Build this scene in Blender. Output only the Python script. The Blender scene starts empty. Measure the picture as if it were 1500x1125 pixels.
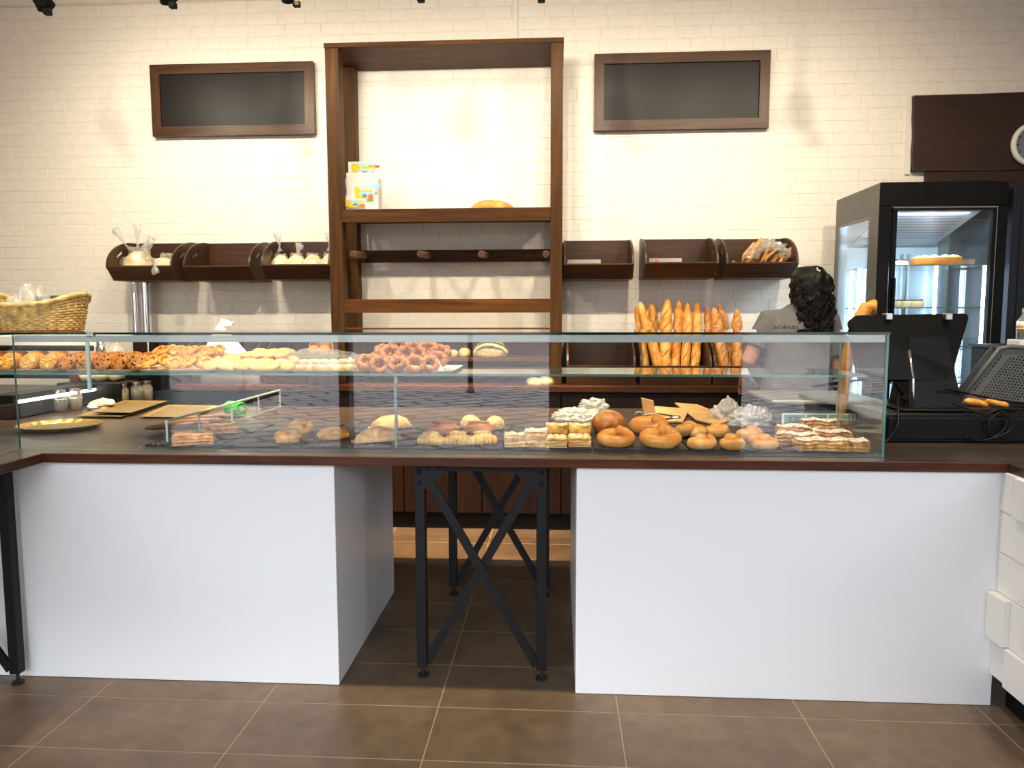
import bpy, bmesh, math, random
import numpy as np
from mathutils import Vector, Matrix, noise
rnd = random.Random(7)
PI = math.pi
S = bpy.context.scene
COL = S.collection
# ------------------------------------------------------------------ camera, world, sun, exposure
F, PITCH, YAW, ROLL, CH = 1090.4, 0.0932142892, 0.0619756603, -0.00196476511, 1.31137744
def _basis():
    cy, sy, cp, sp = math.cos(YAW), math.sin(YAW), math.cos(PITCH), math.sin(PITCH)
    f = Vector((-sy*cp, cy*cp, -sp)); r = Vector((cy, sy, 0)); u = r.cross(f)
    cr, sr = math.cos(ROLL), math.sin(ROLL)
    return cr*r+sr*u, -sr*r+cr*u, f
CR, CU, CF = _basis()
cam = bpy.data.cameras.new('camera'); cam.sensor_width = 36; cam.lens = F*36/1500; cam.clip_start = .05
co = bpy.data.objects.new('camera', cam); COL.objects.link(co)
m = Matrix((CR, CU, -CF)).transposed().to_4x4(); m.translation = (0, 0, CH); co.matrix_world = m
S.camera = co
S.view_settings.view_transform = 'Standard'; S.view_settings.look = 'None'
S.view_settings.exposure = 0.6; S.view_settings.gamma = 1; S.view_settings.use_curve_mapping = False
S.cycles.max_bounces = 10; S.cycles.diffuse_bounces = 4; S.cycles.transparent_max_bounces = 40
S.cycles.use_denoising = True; S.cycles.denoising_prefilter = 'ACCURATE'; S.cycles.caustics_reflective = False; S.cycles.caustics_refractive = False
S.cycles.sample_clamp_indirect = 6.0
W = bpy.data.worlds.new('world'); S.world = W; W.use_nodes = True
W.node_tree.nodes['Background'].inputs[0].default_value = (.82, .91, 1.0, 1)     # even bright overcast sky
W.node_tree.nodes['Background'].inputs[1].default_value = 8.0
SPOT_W = 13.0; ROOM_W = 165.0; AISLE_W = 480.0; WARM = (1, .86, .68)

def ray(px, py):
    return CR*((px-750)/F) - CU*((py-562.5)/F) + CF
def at(px, py, Y):                     # photo pixel -> point on the vertical plane at depth Y
    d = ray(px, py); return Vector((0, 0, CH)) + d*(Y/d.y)
def on(px, py, z):                     # photo pixel -> point on the horizontal plane at height z
    d = ray(px, py); return Vector((0, 0, CH)) + d*((z-CH)/d.z)

# ------------------------------------------------------------------ mesh builder
class MB:
    def __init__(s): s.v, s.f, s.m = [], [], []
    def add(s, vs, fs, mi=0):
        o = len(s.v); s.v += [Vector(p) for p in vs]; s.f += [tuple(i+o for i in f) for f in fs]; s.m += [mi]*len(fs); return s
    def box(s, x0, x1, y0, y1, z0, z1, mi=0, c=0.0):
        if c <= 0:
            return s.add([(x0,y0,z0),(x1,y0,z0),(x1,y1,z0),(x0,y1,z0),(x0,y0,z1),(x1,y0,z1),(x1,y1,z1),(x0,y1,z1)],
                         [(0,3,2,1),(4,5,6,7),(0,1,5,4),(1,2,6,5),(2,3,7,6),(3,0,4,7)], mi)
        b = bmesh.new(); bmesh.ops.create_cube(b, size=1)
        for v in b.verts: v.co = Vector(((x0+x1)/2+v.co.x*(x1-x0), (y0+y1)/2+v.co.y*(y1-y0), (z0+z1)/2+v.co.z*(z1-z0)))
        bmesh.ops.bevel(b, geom=list(b.edges), offset=c, segments=1, affect='EDGES')
        return s.bm(b, mi)
    def bm(s, b, mi=0):
        b.verts.index_update(); s.add([v.co.copy() for v in b.verts], [tuple(v.index for v in f.verts) for f in b.faces], mi); b.free(); return s
    def sweep(s, pts, rad, n=8, mi=0, closed=False, cap=True, flat=1.0, up=None):
        pts = [Vector(p) for p in pts]; k = len(pts)
        if not hasattr(rad, '__len__'): rad = [rad]*k
        rings = []; pn = None
        for i, p in enumerate(pts):
            a = pts[(i-1) % k] if (closed or i > 0) else p
            b = pts[(i+1) % k] if (closed or i < k-1) else p
            t = (b-a).normalized()
            if up is not None: nn = Vector(up) - t*t.dot(Vector(up))
            elif pn is None: nn = t.orthogonal()
            else: nn = pn - t*t.dot(pn)
            if nn.length < 1e-6: nn = t.orthogonal()
            nn.normalize(); pn = nn; bn = t.cross(nn)
            rings.append([p + nn*(math.cos(q*2*PI/n)*rad[i]*flat) + bn*(math.sin(q*2*PI/n)*rad[i]) for q in range(n)])
        vs = [q for r in rings for q in r]; fs = []
        for i in range(k if closed else k-1):
            j = (i+1) % k
            for q in range(n): fs.append((i*n+q, i*n+(q+1) % n, j*n+(q+1) % n, j*n+q))
        if cap and not closed:
            fs.append(tuple(reversed(range(n)))); fs.append(tuple((k-1)*n+q for q in range(n)))
        return s.add(vs, fs, mi)
    def cyl(s, p0, p1, r0, r1=None, n=16, mi=0): return s.sweep([p0, p1], [r0, r0 if r1 is None else r1], n, mi)
    def lathe(s, prof, n=24, c=(0,0,0), mi=0, sx=1, sy=1):
        vs = []; fs = []; k = len(prof)
        for r, z in prof:
            for q in range(n): vs.append((c[0]+r*sx*math.cos(q*2*PI/n), c[1]+r*sy*math.sin(q*2*PI/n), c[2]+z))
        for i in range(k-1):
            for q in range(n): fs.append((i*n+q, i*n+(q+1) % n, (i+1)*n+(q+1) % n, (i+1)*n+q))
        if prof[0][0] > 1e-5: fs.append(tuple(reversed(range(n))))
        if prof[-1][0] > 1e-5: fs.append(tuple((k-1)*n+q for q in range(n)))
        return s.add(vs, fs, mi)
    def loft(s, rings, n=20, mi=0):   # rings: (center, rx, ry) stacked in z, or (center, rx, ry, axis u, axis v)
        vs = []; fs = []
        for r in rings:
            c, rx, ry = Vector(r[0]), r[1], r[2]; u = Vector(r[3]) if len(r) > 3 else Vector((1,0,0)); w = Vector(r[4]) if len(r) > 3 else Vector((0,1,0))
            for q in range(n): vs.append(c+u*(rx*math.cos(q*2*PI/n))+w*(ry*math.sin(q*2*PI/n)))
        for i in range(len(rings)-1):
            for q in range(n): fs.append((i*n+q, i*n+(q+1) % n, (i+1)*n+(q+1) % n, (i+1)*n+q))
        fs.append(tuple(reversed(range(n)))); fs.append(tuple((len(rings)-1)*n+q for q in range(n)))
        return s.add(vs, fs, mi)
    def ball(s, c, rx, ry=None, rz=None, sub=2, mi=0):
        b = bmesh.new(); bmesh.ops.create_icosphere(b, subdivisions=sub, radius=1)
        ry = ry or rx; rz = rz or rx
        for v in b.verts: v.co = Vector((c[0]+v.co.x*rx, c[1]+v.co.y*ry, c[2]+v.co.z*rz))
        return s.bm(b, mi)
    def plate(s, outer, holes, frm, to, mi=0):
        """flat plate with holes; outer/holes are (a,b) lists; frm/to map (a,b)->3-D for the two faces"""
        loops = [outer]+list(holes); b = bmesh.new(); es = []; vl = []
        for lp in loops:
            vv = [b.verts.new((p[0], p[1], 0)) for p in lp]; vl.append(vv)
            for i in range(len(vv)): es.append(b.edges.new((vv[i], vv[(i+1) % len(vv)])))
        bmesh.ops.triangle_fill(b, use_beauty=True, use_dissolve=False, edges=es)
        b.verts.index_update(); n = len(b.verts); P = [(v.co.x, v.co.y) for v in b.verts]
        fs = [tuple(v.index for v in f.verts) for f in b.faces]
        out = [frm(*p) for p in P]+[to(*p) for p in P]
        ff = [tuple(reversed(f)) for f in fs]+[tuple(i+n for i in f) for f in fs]; o = 0
        for lp in loops:
            k = len(lp)
            for i in range(k): a, c = o+i, o+(i+1) % k; ff.append((a, c, c+n, a+n))
            o += k
        b.free(); return s.add(out, ff, mi)
    def warp(s, fn): s.v = [Vector(fn(p)) for p in s.v]; return s
    def xf(s, M): s.v = [M @ p for p in s.v]; return s
    def mesh(s, name, mats, smooth=False, off=None):
        me = bpy.data.meshes.new(name)
        vs = s.v if off is None else [p-off for p in s.v]
        me.from_pydata([tuple(p) for p in vs], [], s.f)
        for mt in (mats if isinstance(mats, (list, tuple)) else [mats]): me.materials.append(mt)
        me.polygons.foreach_set('material_index', s.m)
        b = bmesh.new(); b.from_mesh(me); bmesh.ops.recalc_face_normals(b, faces=b.faces); b.to_mesh(me); b.free()
        if smooth: me.polygons.foreach_set('use_smooth', [True]*len(me.polygons))
        if smooth == 'auto':
            me.set_sharp_from_angle(angle=math.radians(38))
        me.update(); return me
def wloc(o):
    p = Vector((0,0,0))
    while o: p += o.location; o = o.parent
    return p
def mk(name, mb, mats, parent=None, smooth=False, loc=None):
    """link the builder as ONE mesh object. World-space vertices when parent/loc given (origin moved to them)."""
    off = None
    if parent is not None: off = wloc(parent)
    elif loc is not None: off = Vector(loc)
    o = bpy.data.objects.new(name, mb.mesh(name, mats, smooth, off)); COL.objects.link(o)
    if parent is not None: o.parent = parent
    elif loc is not None: o.location = loc
    return o
def tag(o, label=None, cat=None, group=None, kind=None):
    if label: o['label'] = label
    if cat: o['category'] = cat
    if group: o['group'] = group
    if kind: o['kind'] = kind
    return o
def thing(name, label, cat, loc=(0,0,0), group=None, kind=None):
    o = bpy.data.objects.new(name, None); COL.objects.link(o); o.location = loc; o.empty_display_size = .05
    return tag(o, label, cat, group, kind)
def dup(src, loc=None, rot=None, label=None, group=None, scale=None):
    c = src.copy(); COL.objects.link(c)
    for ch in src.children:
        d = ch.copy(); COL.objects.link(d); d.parent = c
        for g in ch.children:
            e = g.copy(); COL.objects.link(e); e.parent = d
    return put(c, loc, rot, label, group, scale)
def put(c, loc=None, rot=None, label=None, group=None, scale=None):
    if loc is not None: c.location = loc
    if rot is not None: c.rotation_euler = rot
    if scale is not None: c.scale = scale if hasattr(scale, '__len__') else (scale,)*3
    if label: c['label'] = label
    if group: c['group'] = group
    return c
def struct(name, mb, mat, smooth=False, loc=None):
    return tag(mk(name, mb, mat, None, smooth, loc), kind='structure')

# ------------------------------------------------------------------ materials
def lin(c):
    return tuple((x/12.92 if x <= .04045 else ((x+.055)/1.055)**2.4) for x in (v/255 for v in c))
def new_mat(name):
    mt = bpy.data.materials.new(name); mt.use_nodes = True; nt = mt.node_tree
    return mt, nt, nt.nodes['Principled BSDF']
def setp(p, rough=.5, metal=0, spec=.5, **k):
    p.inputs['Roughness'].default_value = rough; p.inputs['Metallic'].default_value = metal
    p.inputs['Specular IOR Level'].default_value = spec
def coords(nt, scale=(1,1,1), kind='Object'):
    tc = nt.nodes.new('ShaderNodeTexCoord'); mp = nt.nodes.new('ShaderNodeMapping'); mp.inputs['Scale'].default_value = scale
    nt.links.new(tc.outputs[kind], mp.inputs[0]); return mp.outputs[0]
def ntex(nt, vec, scale, detail=4, rough=.55, dist=0):
    n = nt.nodes.new('ShaderNodeTexNoise'); n.inputs['Scale'].default_value = scale; n.inputs['Detail'].default_value = detail
    n.inputs['Roughness'].default_value = rough; n.inputs['Distortion'].default_value = dist
    if vec is not None: nt.links.new(vec, n.inputs['Vector'])
    return n.outputs[0]
def ramp(nt, fac, stops):
    r = nt.nodes.new('ShaderNodeValToRGB'); e = r.color_ramp.elements
    while len(e) < len(stops): e.new(.5)
    for i, (p, c) in enumerate(stops): e[i].position = p; e[i].color = (*lin(c), 1)
    nt.links.new(fac, r.inputs[0]); return r.outputs[0]
def bump(nt, p, h, strength=.3, dist=.01):
    b = nt.nodes.new('ShaderNodeBump'); b.inputs['Strength'].default_value = strength; b.inputs['Distance'].default_value = dist
    nt.links.new(h, b.inputs['Height']); nt.links.new(b.outputs[0], p.inputs['Normal'])
def plain(name, c, rough=.5, metal=0, spec=.5, var=0, nscale=8, bmp=0):
    mt, nt, p = new_mat(name); setp(p, rough, metal, spec)
    p.inputs['Base Color'].default_value = (*lin(c), 1)
    if var or bmp:
        n = ntex(nt, coords(nt), nscale)
        if var:
            a = tuple(max(0, x*(1-var)) for x in c); b = tuple(min(255, x*(1+var)) for x in c)
            nt.links.new(ramp(nt, n, [(.3, a), (.7, b)]), p.inputs['Base Color'])
        if bmp: bump(nt, p, n, bmp, .004)
    return mt
def wood(name, dark, light, axis='x', rough=.4, scale=1.0, spec=.5, bmp=.15):
    mt, nt, p = new_mat(name); setp(p, rough, 0, spec)
    sc = {'x': (1.2, 16, 16), 'y': (16, 1.2, 16), 'z': (16, 16, 1.2)}[axis]
    geo = nt.nodes.new('ShaderNodeNewGeometry')
    mp = nt.nodes.new('ShaderNodeMapping'); mp.inputs['Scale'].default_value = tuple(s*scale for s in sc)
    nt.links.new(geo.outputs['Position'], mp.inputs[0]); v = mp.outputs[0]
    n = ntex(nt, v, 2.6, 6, .62, .8); n2 = ntex(nt, v, .5, 2, .5, 2.2)
    mx = nt.nodes.new('ShaderNodeMath'); mx.operation = 'MULTIPLY_ADD'; mx.inputs[1].default_value = .55
    nt.links.new(n, mx.inputs[0]); sc2 = nt.nodes.new('ShaderNodeMath'); sc2.operation = 'MULTIPLY'; sc2.inputs[1].default_value = .45
    nt.links.new(n2, sc2.inputs[0]); nt.links.new(sc2.outputs[0], mx.inputs[2])
    mid = tuple((a+b)/2 for a, b in zip(dark, light))
    nt.links.new(ramp(nt, mx.outputs[0], [(.33, dark), (.5, mid), (.68, light)]), p.inputs['Base Color'])
    bump(nt, p, n, bmp, .003); return mt
def glassy(name, tint=(1,1,1), f0=.042, haze=0.0, hazec=(1,1,1), rough=0.0):
    """thin clear sheet: straight-through transparency plus Schlick reflection"""
    mt = bpy.data.materials.new(name); mt.use_nodes = True; nt = mt.node_tree; nt.nodes.clear()
    out = nt.nodes.new('ShaderNodeOutputMaterial'); tr = nt.nodes.new('ShaderNodeBsdfTransparent'); tr.inputs[0].default_value = (*tint, 1)
    gl = nt.nodes.new('ShaderNodeBsdfGlossy'); gl.inputs['Roughness'].default_value = rough; gl.inputs[0].default_value = (1,1,1,1)
    lw = nt.nodes.new('ShaderNodeLayerWeight'); lw.inputs[0].default_value = .5
    pw = nt.nodes.new('ShaderNodeMath'); pw.operation = 'POWER'; pw.inputs[1].default_value = 5; nt.links.new(lw.outputs['Facing'], pw.inputs[0])
    ma = nt.nodes.new('ShaderNodeMath'); ma.operation = 'MULTIPLY_ADD'; ma.inputs[1].default_value = 1-f0; ma.inputs[2].default_value = f0
    nt.links.new(pw.outputs[0], ma.inputs[0])
    mx = nt.nodes.new('ShaderNodeMixShader'); nt.links.new(ma.outputs[0], mx.inputs[0]); nt.links.new(gl.outputs[0], mx.inputs[2])
    if haze > 0:
        df = nt.nodes.new('ShaderNodeBsdfDiffuse'); df.inputs[0].default_value = (*hazec, 1)
        tl = nt.nodes.new('ShaderNodeBsdfTranslucent'); tl.inputs[0].default_value = (*hazec, 1)
        m0 = nt.nodes.new('ShaderNodeMixShader'); m0.inputs[0].default_value = .4; nt.links.new(df.outputs[0], m0.inputs[1]); nt.links.new(tl.outputs[0], m0.inputs[2])
        m2 = nt.nodes.new('ShaderNodeMixShader'); m2.inputs[0].default_value = haze
        nt.links.new(tr.outputs[0], m2.inputs[1]); nt.links.new(m0.outputs[0], m2.inputs[2]); nt.links.new(m2.outputs[0], mx.inputs[1])
    else: nt.links.new(tr.outputs[0], mx.inputs[1])
    nt.links.new(mx.outputs[0], out.inputs[0]); return mt
def emit(name, c, s):
    mt, nt, p = new_mat(name); p.inputs['Base Color'].default_value = (*lin(c), 1)
    p.inputs['Emission Color'].default_value = (*lin(c), 1); p.inputs['Emission Strength'].default_value = s; return mt
def baked(name, dark, mid, light, scale=30, rough=.45, bmp=.35, top=.0, speck=None, speckscale=90, sugar=0, spec=.4):
    """bread and pastry crust: mottled browning, browner on the upper side, optional seeds and icing sugar"""
    mt, nt, p = new_mat(name); setp(p, rough, 0, spec); v = coords(nt)
    oi = nt.nodes.new('ShaderNodeObjectInfo'); ad = nt.nodes.new('ShaderNodeVectorMath'); ad.operation = 'ADD'
    sc = nt.nodes.new('ShaderNodeVectorMath'); sc.operation = 'SCALE'; sc.inputs['Scale'].default_value = 7.0
    cmb = nt.nodes.new('ShaderNodeCombineXYZ')
    for i in range(3): nt.links.new(oi.outputs['Random'], cmb.inputs[i])
    nt.links.new(cmb.outputs[0], sc.inputs[0]); nt.links.new(v, ad.inputs[0]); nt.links.new(sc.outputs[0], ad.inputs[1]); v = ad.outputs[0]
    n = ntex(nt, v, scale, 5, .6); fac = n
    if top:
        g = nt.nodes.new('ShaderNodeNewGeometry'); sx = nt.nodes.new('ShaderNodeSeparateXYZ'); nt.links.new(g.outputs['Normal'], sx.inputs[0])
        ma = nt.nodes.new('ShaderNodeMath'); ma.operation = 'MULTIPLY_ADD'; ma.inputs[1].default_value = -top
        nt.links.new(sx.outputs[2], ma.inputs[0]); nt.links.new(n, ma.inputs[2]); fac = ma.outputs[0]
    c = ramp(nt, fac, [(.28, dark), (.5, mid), (.72, light)])
    h = n
    if speck is not None:
        vo = nt.nodes.new('ShaderNodeTexVoronoi'); vo.inputs['Scale'].default_value = speckscale; nt.links.new(v, vo.inputs['Vector'])
        lt = nt.nodes.new('ShaderNodeMath'); lt.operation = 'LESS_THAN'; lt.inputs[1].default_value = .30; nt.links.new(vo.outputs['Distance'], lt.inputs[0])
        mx = nt.nodes.new('ShaderNodeMix'); mx.data_type = 'RGBA'; nt.links.new(lt.outputs[0], mx.inputs['Factor'])
        nt.links.new(c, mx.inputs['A']); mx.inputs['B'].default_value = (*lin(speck), 1); c = mx.outputs['Result']
    if sugar:
        g = nt.nodes.new('ShaderNodeNewGeometry'); sx = nt.nodes.new('ShaderNodeSeparateXYZ'); nt.links.new(g.outputs['Normal'], sx.inputs[0])
        n3 = ntex(nt, v, scale*3, 3); mu = nt.nodes.new('ShaderNodeMath'); mu.operation = 'MULTIPLY'; nt.links.new(sx.outputs[2], mu.inputs[0]); nt.links.new(n3, mu.inputs[1])
        mr = nt.nodes.new('ShaderNodeMapRange'); mr.inputs['From Min'].default_value = .36-.12*sugar; mr.inputs['From Max'].default_value = .56; nt.links.new(mu.outputs[0], mr.inputs[0])
        mx = nt.nodes.new('ShaderNodeMix'); mx.data_type = 'RGBA'; nt.links.new(mr.outputs[0], mx.inputs['Factor'])
        nt.links.new(c, mx.inputs['A']); mx.inputs['B'].default_value = (.85, .82, .76, 1); c = mx.outputs['Result']
    nt.links.new(c, p.inputs['Base Color']); bump(nt, p, h, bmp, .004)
    p.inputs['Subsurface Weight'].default_value = 0
    return mt
def brickmat():
    mt, nt, p = new_mat('cream brick relief'); setp(p, .62, 0, .35); v = coords(nt)
    oi = nt.nodes.new('ShaderNodeObjectInfo')
    g = nt.nodes.new('ShaderNodeNewGeometry'); n = ntex(nt, g.outputs['Position'], 26, 5, .6)
    nt.links.new(ramp(nt, n, [(.2, (236, 231, 219)), (.8, (246, 242, 232))]), p.inputs['Base Color']); bump(nt, p, n, .35, .006); return mt
M = {}
M['brick'] = brickmat()
M['mortar'] = plain('pale mortar', (228, 221, 208), .8, var=.03)
M['ceiling'] = plain('ceiling paint', (236, 230, 218), .8)
M['wallpaint'] = plain('wall paint', (205, 200, 192), .8)
M['darkfront'] = plain('dark shopfront', (38, 33, 30), .5)
M['whitelac'] = plain('white lacquer', (236, 236, 238), .34, spec=.4)
M['whiteblock'] = plain('white relief block', (226, 224, 220), .5)
M['blackmetal'] = plain('black powder-coated metal', (16, 16, 18), .5, spec=.25, var=.15, nscale=40)
M['black'] = plain('black plastic', (6, 6, 7), .42, spec=.2)
M['matteblack'] = plain('matte black', (8, 8, 9), .6, spec=.2)
M['rubber'] = plain('rubber', (12, 12, 12), .7)
M['steel'] = plain('brushed steel', (190, 190, 190), .3, 1)
M['chrome'] = plain('chrome', (225, 225, 228), .07, 1)
M['grey'] = plain('grey plastic', (84, 86, 84), .5)
M['woodc'] = wood('counter walnut', (50, 25, 13), (92, 50, 29), 'x', .42, spec=.2)
M['woodctop'] = wood('counter top laminate', (44, 36, 31), (68, 57, 49), 'x', .3, .6, bmp=.05)
M['woodcy'] = wood('counter walnut along depth', (44, 23, 13), (78, 43, 26), 'y', .42, spec=.2)
M['woods'] = wood('shelf stained pine', (46, 26, 6), (92, 56, 18), 'x', .5, spec=.15)
M['woodsz'] = wood('shelf stained pine upright', (46, 28, 8), (88, 56, 20), 'z', .5, spec=.15)
M['woodt'] = wood('tray dark pine', (40, 22, 10), (78, 46, 22), 'x', .4)
M['woodtz'] = wood('tray dark pine side', (44, 26, 13), (84, 54, 30), 'z', .42)
M['woodb'] = wood('cabinet wenge', (24, 13, 8), (46, 28, 17), 'z', .5, spec=.25)
M['woodpanel'] = wood('dark wall panel wood', (34, 17, 10), (58, 32, 20), 'x', .5, 1.4)
M['framew'] = wood('chalkboard frame', (50, 29, 13), (86, 55, 28), 'x', .38, spec=.35)
M['framewz'] = wood('chalkboard frame upright', (50, 29, 13), (86, 55, 28), 'z', .38, spec=.35)
M['chalk'] = plain('chalkboard', (15, 14, 13), .42, spec=.28, var=.12, nscale=5)
M['slate'] = plain('slate', (34, 36, 39), .5, var=.25, nscale=30, bmp=.5)
M['glass'] = glassy('clear glass', (.975, .992, .985))
M['gedge'] = plain('green glass edge', (70, 125, 112), .12, spec=.8)
M['gedged'] = plain('dark green glass edge', (12, 44, 36), .1, spec=.8)
M['gedgel'] = plain('painted glass glint', (206, 232, 226), .2, spec=.8)  # pale colour in place of light caught and mirrored by the glass
M['film'] = glassy('clear plastic film', (.97, .97, .96), .06, .20, (.96, .94, .9), .12)
M['film2'] = glassy('cloudy plastic film', (.95, .95, .94), .07, .38, (1, 1, .99), .2)
M['frost'] = plain('aluminium strip', (186, 190, 188), .4, .3)
M['led'] = emit('cool led', (215, 232, 255), 11.0)
M['ledw'] = emit('strip led', (255, 248, 235), 6.0)
M['gold'] = plain('gold card', (190, 158, 86), .3, .75, var=.1, nscale=20)
M['goldflat'] = plain('dull gold card', (108, 96, 66), .45, .35, var=.12, nscale=14)
M['paper'] = plain('white paper', (238, 234, 226), .7)
M['traycard'] = plain('pale card tray', (216, 206, 186), .6)
M['kraft'] = plain('kraft paper', (188, 148, 98), .75, var=.1, nscale=12)
M['wicker'] = plain('wicker', (224, 182, 112), .5, var=.22, nscale=40)
M['green'] = plain('green plastic', (60, 205, 70), .3)
M['skin'] = plain('skin', (178, 118, 90), .5, var=.05, nscale=10)
M['hair'] = plain('dark hair', (13, 9, 7), .5, spec=.25, var=.4, nscale=60, bmp=.4)
M['shirt'] = plain('grey cotton', (104, 103, 102), .85, var=.06, nscale=14, bmp=.2)
M['trouser'] = plain('dark trousers', (26, 26, 30), .8)
M['white'] = plain('white plastic', (232, 232, 228), .4)
M['lcd'] = plain('lcd window', (128, 158, 152), .15)
M['lcddark'] = plain('lcd digits', (60, 78, 76), .4)
M['ring'] = baked('egg bread crust', (176, 92, 34), (222, 150, 70), (238, 184, 104), 14, .32, .2, .12)
M['bun'] = baked('milk bun crust', (190, 116, 52), (226, 164, 92), (240, 198, 132), 16, .36, .18, .1)
M['round'] = baked('round loaf crust', (128, 58, 20), (182, 100, 42), (226, 168, 104), 12, .4, .2, -.14)
M['bag'] = baked('baguette crust', (170, 92, 26), (222, 150, 58), (240, 192, 106), 16, .45, .35)
M['bagseed'] = baked('seeded baguette crust', (146, 78, 24), (192, 118, 46), (222, 164, 90), 18, .55, .4, speck=(236, 206, 150), speckscale=150)
M['almond'] = baked('almond biscuit', (196, 112, 30), (232, 156, 52), (246, 196, 96), 40, .45, .4)
M['flake'] = plain('almond flake', (250, 218, 142), .45)
M['choc'] = baked('chocolate chip biscuit', (150, 80, 28), (198, 122, 50), (222, 156, 80), 40, .5, .4)
M['chip'] = plain('chocolate chip', (52, 26, 16), .35)
M['palm'] = baked('palmier', (204, 122, 40), (240, 168, 72), (250, 206, 124), 45, .4, .4)
M['oval'] = baked('butter biscuit', (222, 164, 84), (240, 198, 124), (250, 224, 168), 30, .5, .25)
M['fried'] = baked('fried dough', (134, 66, 24), (188, 108, 48), (218, 150, 84), 40, .4, .5, speck=(236, 206, 160), speckscale=330)
M['sugarpuff'] = baked('sugared flaky pastry', (206, 150, 86), (236, 200, 140), (246, 226, 184), 35, .6, .5, sugar=1.2)
M['puff'] = baked('puff pastry', (196, 124, 62), (230, 178, 112), (246, 216, 164), 26, .5, .45, sugar=.3)
M['custard'] = baked('custard square', (150, 82, 24), (232, 164, 50), (248, 208, 104), 24, .35, .35, sugar=.4)
M['strudel'] = baked('apple strudel', (120, 64, 22), (196, 130, 56), (234, 188, 110), 34, .5, .8, sugar=.12)
M['filled'] = baked('stuffed pastry', (186, 108, 40), (240, 172, 84), (254, 218, 150), 32, .4, .5)
M['empan'] = baked('empanada', (206, 130, 60), (240, 180, 104), (252, 214, 150), 22, .4, .35)
M['braid'] = baked('cheese topped bun', (196, 130, 56), (232, 180, 98), (246, 214, 146), 40, .45, .5)
M['brown'] = baked('brown roll', (150, 78, 34), (186, 110, 58), (212, 146, 92), 24, .4, .3)
M['sesame'] = baked('sesame bun', (186, 122, 52), (222, 168, 90), (240, 202, 130), 30, .45, .4, speck=(250, 232, 180), speckscale=170)
M['seedloaf'] = baked('oat crusted loaf', (196, 150, 84), (230, 196, 132), (246, 226, 180), 34, .6, .5, speck=(250, 240, 206), speckscale=80)
M['country'] = baked('country loaf', (164, 92, 32), (214, 146, 66), (240, 196, 124), 14, .55, .6)
M['dough'] = baked('pale bread in bags', (232, 202, 140), (244, 226, 178), (250, 240, 210), 20, .6, .25)
M['slab'] = baked('flaky slab', (160, 86, 30), (212, 142, 62), (236, 184, 104), 30, .4, .55)
M['stick'] = baked('brown pastry stick', (98, 58, 36), (136, 88, 58), (164, 116, 82), 30, .5, .3)
M['pale'] = plain('pale yellow cheese bun', (246, 226, 150), .5, var=.05, nscale=20)
M['orange'] = plain('orange fruit', (230, 150, 40), .45, bmp=.1, nscale=120)
M['cheese'] = plain('orange cheesecake', (216, 140, 48), .5, var=.08, nscale=16)
M['cream'] = plain('cream cake', (226, 216, 170), .5)
M['cocoa'] = plain('cocoa topping', (40, 26, 20), .6, bmp=.5, nscale=80)
M['candy'] = plain('yellow roll', (240, 196, 92), .5, var=.1, nscale=20)

# ------------------------------------------------------------------ setting
WALLY, CEIL, FRONTY, LX, RX = 4.95, 3.42, -2.0, -4.4, 4.0
PED = [(7, 61)]
floor = thing('floor', None, None, (0, 0, 0), kind='structure')
b = MB().box(LX, RX, FRONTY, WALLY, -.06, -.0012); mk('grout', b, plain('tile grout', (146, 128, 106), .8), floor)
def tilemat():
    mt, nt, p = new_mat('brown stoneware tile'); setp(p, .42, 0, .5)
    g = nt.nodes.new('ShaderNodeNewGeometry'); n = ntex(nt, g.outputs['Position'], 2.4, 8, .66); n2 = ntex(nt, g.outputs['Position'], 14, 5, .6)
    ad = nt.nodes.new('ShaderNodeMath'); ad.operation = 'MULTIPLY_ADD'; ad.inputs[1].default_value = .35; nt.links.new(n2, ad.inputs[0])
    s = nt.nodes.new('ShaderNodeMath'); s.operation = 'MULTIPLY'; s.inputs[1].default_value = .65; nt.links.new(n, s.inputs[0]); nt.links.new(s.outputs[0], ad.inputs[2])
    nt.links.new(ramp(nt, ad.outputs[0], [(.34, (76, 60, 46)), (.5, (94, 76, 58)), (.66, (112, 93, 73))]), p.inputs['Base Color'])
    bump(nt, p, n2, .08, .003); return mt
M['tile'] = tilemat()
X0, Y0 = -1.5967, 2.0666
tb = MB().box(-.298, .298, -.148, .148, -.004, 0, c=.0010)
tme = tb.mesh('tile', M['tile'])
first = True
for i in range(-5, 10):
    for j in range(-14, 10):
        x, y = X0+.6*i+.3, Y0+.3*j+.15
        if x-.3 < LX-.35 or x+.3 > RX+.3 or y+.15 > WALLY+.01 or y-.15 < FRONTY: continue
        o = bpy.data.objects.new('tile', tme); COL.objects.link(o); o.parent = floor; o.location = (x, y, 0)

wall = thing('wall_back', None, None, (0, WALLY, 0), kind='structure')
mk('wall_core', MB().box(LX-.1, RX+.1, WALLY+.006, WALLY+.16, 0, CEIL), M['mortar'], wall)
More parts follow.
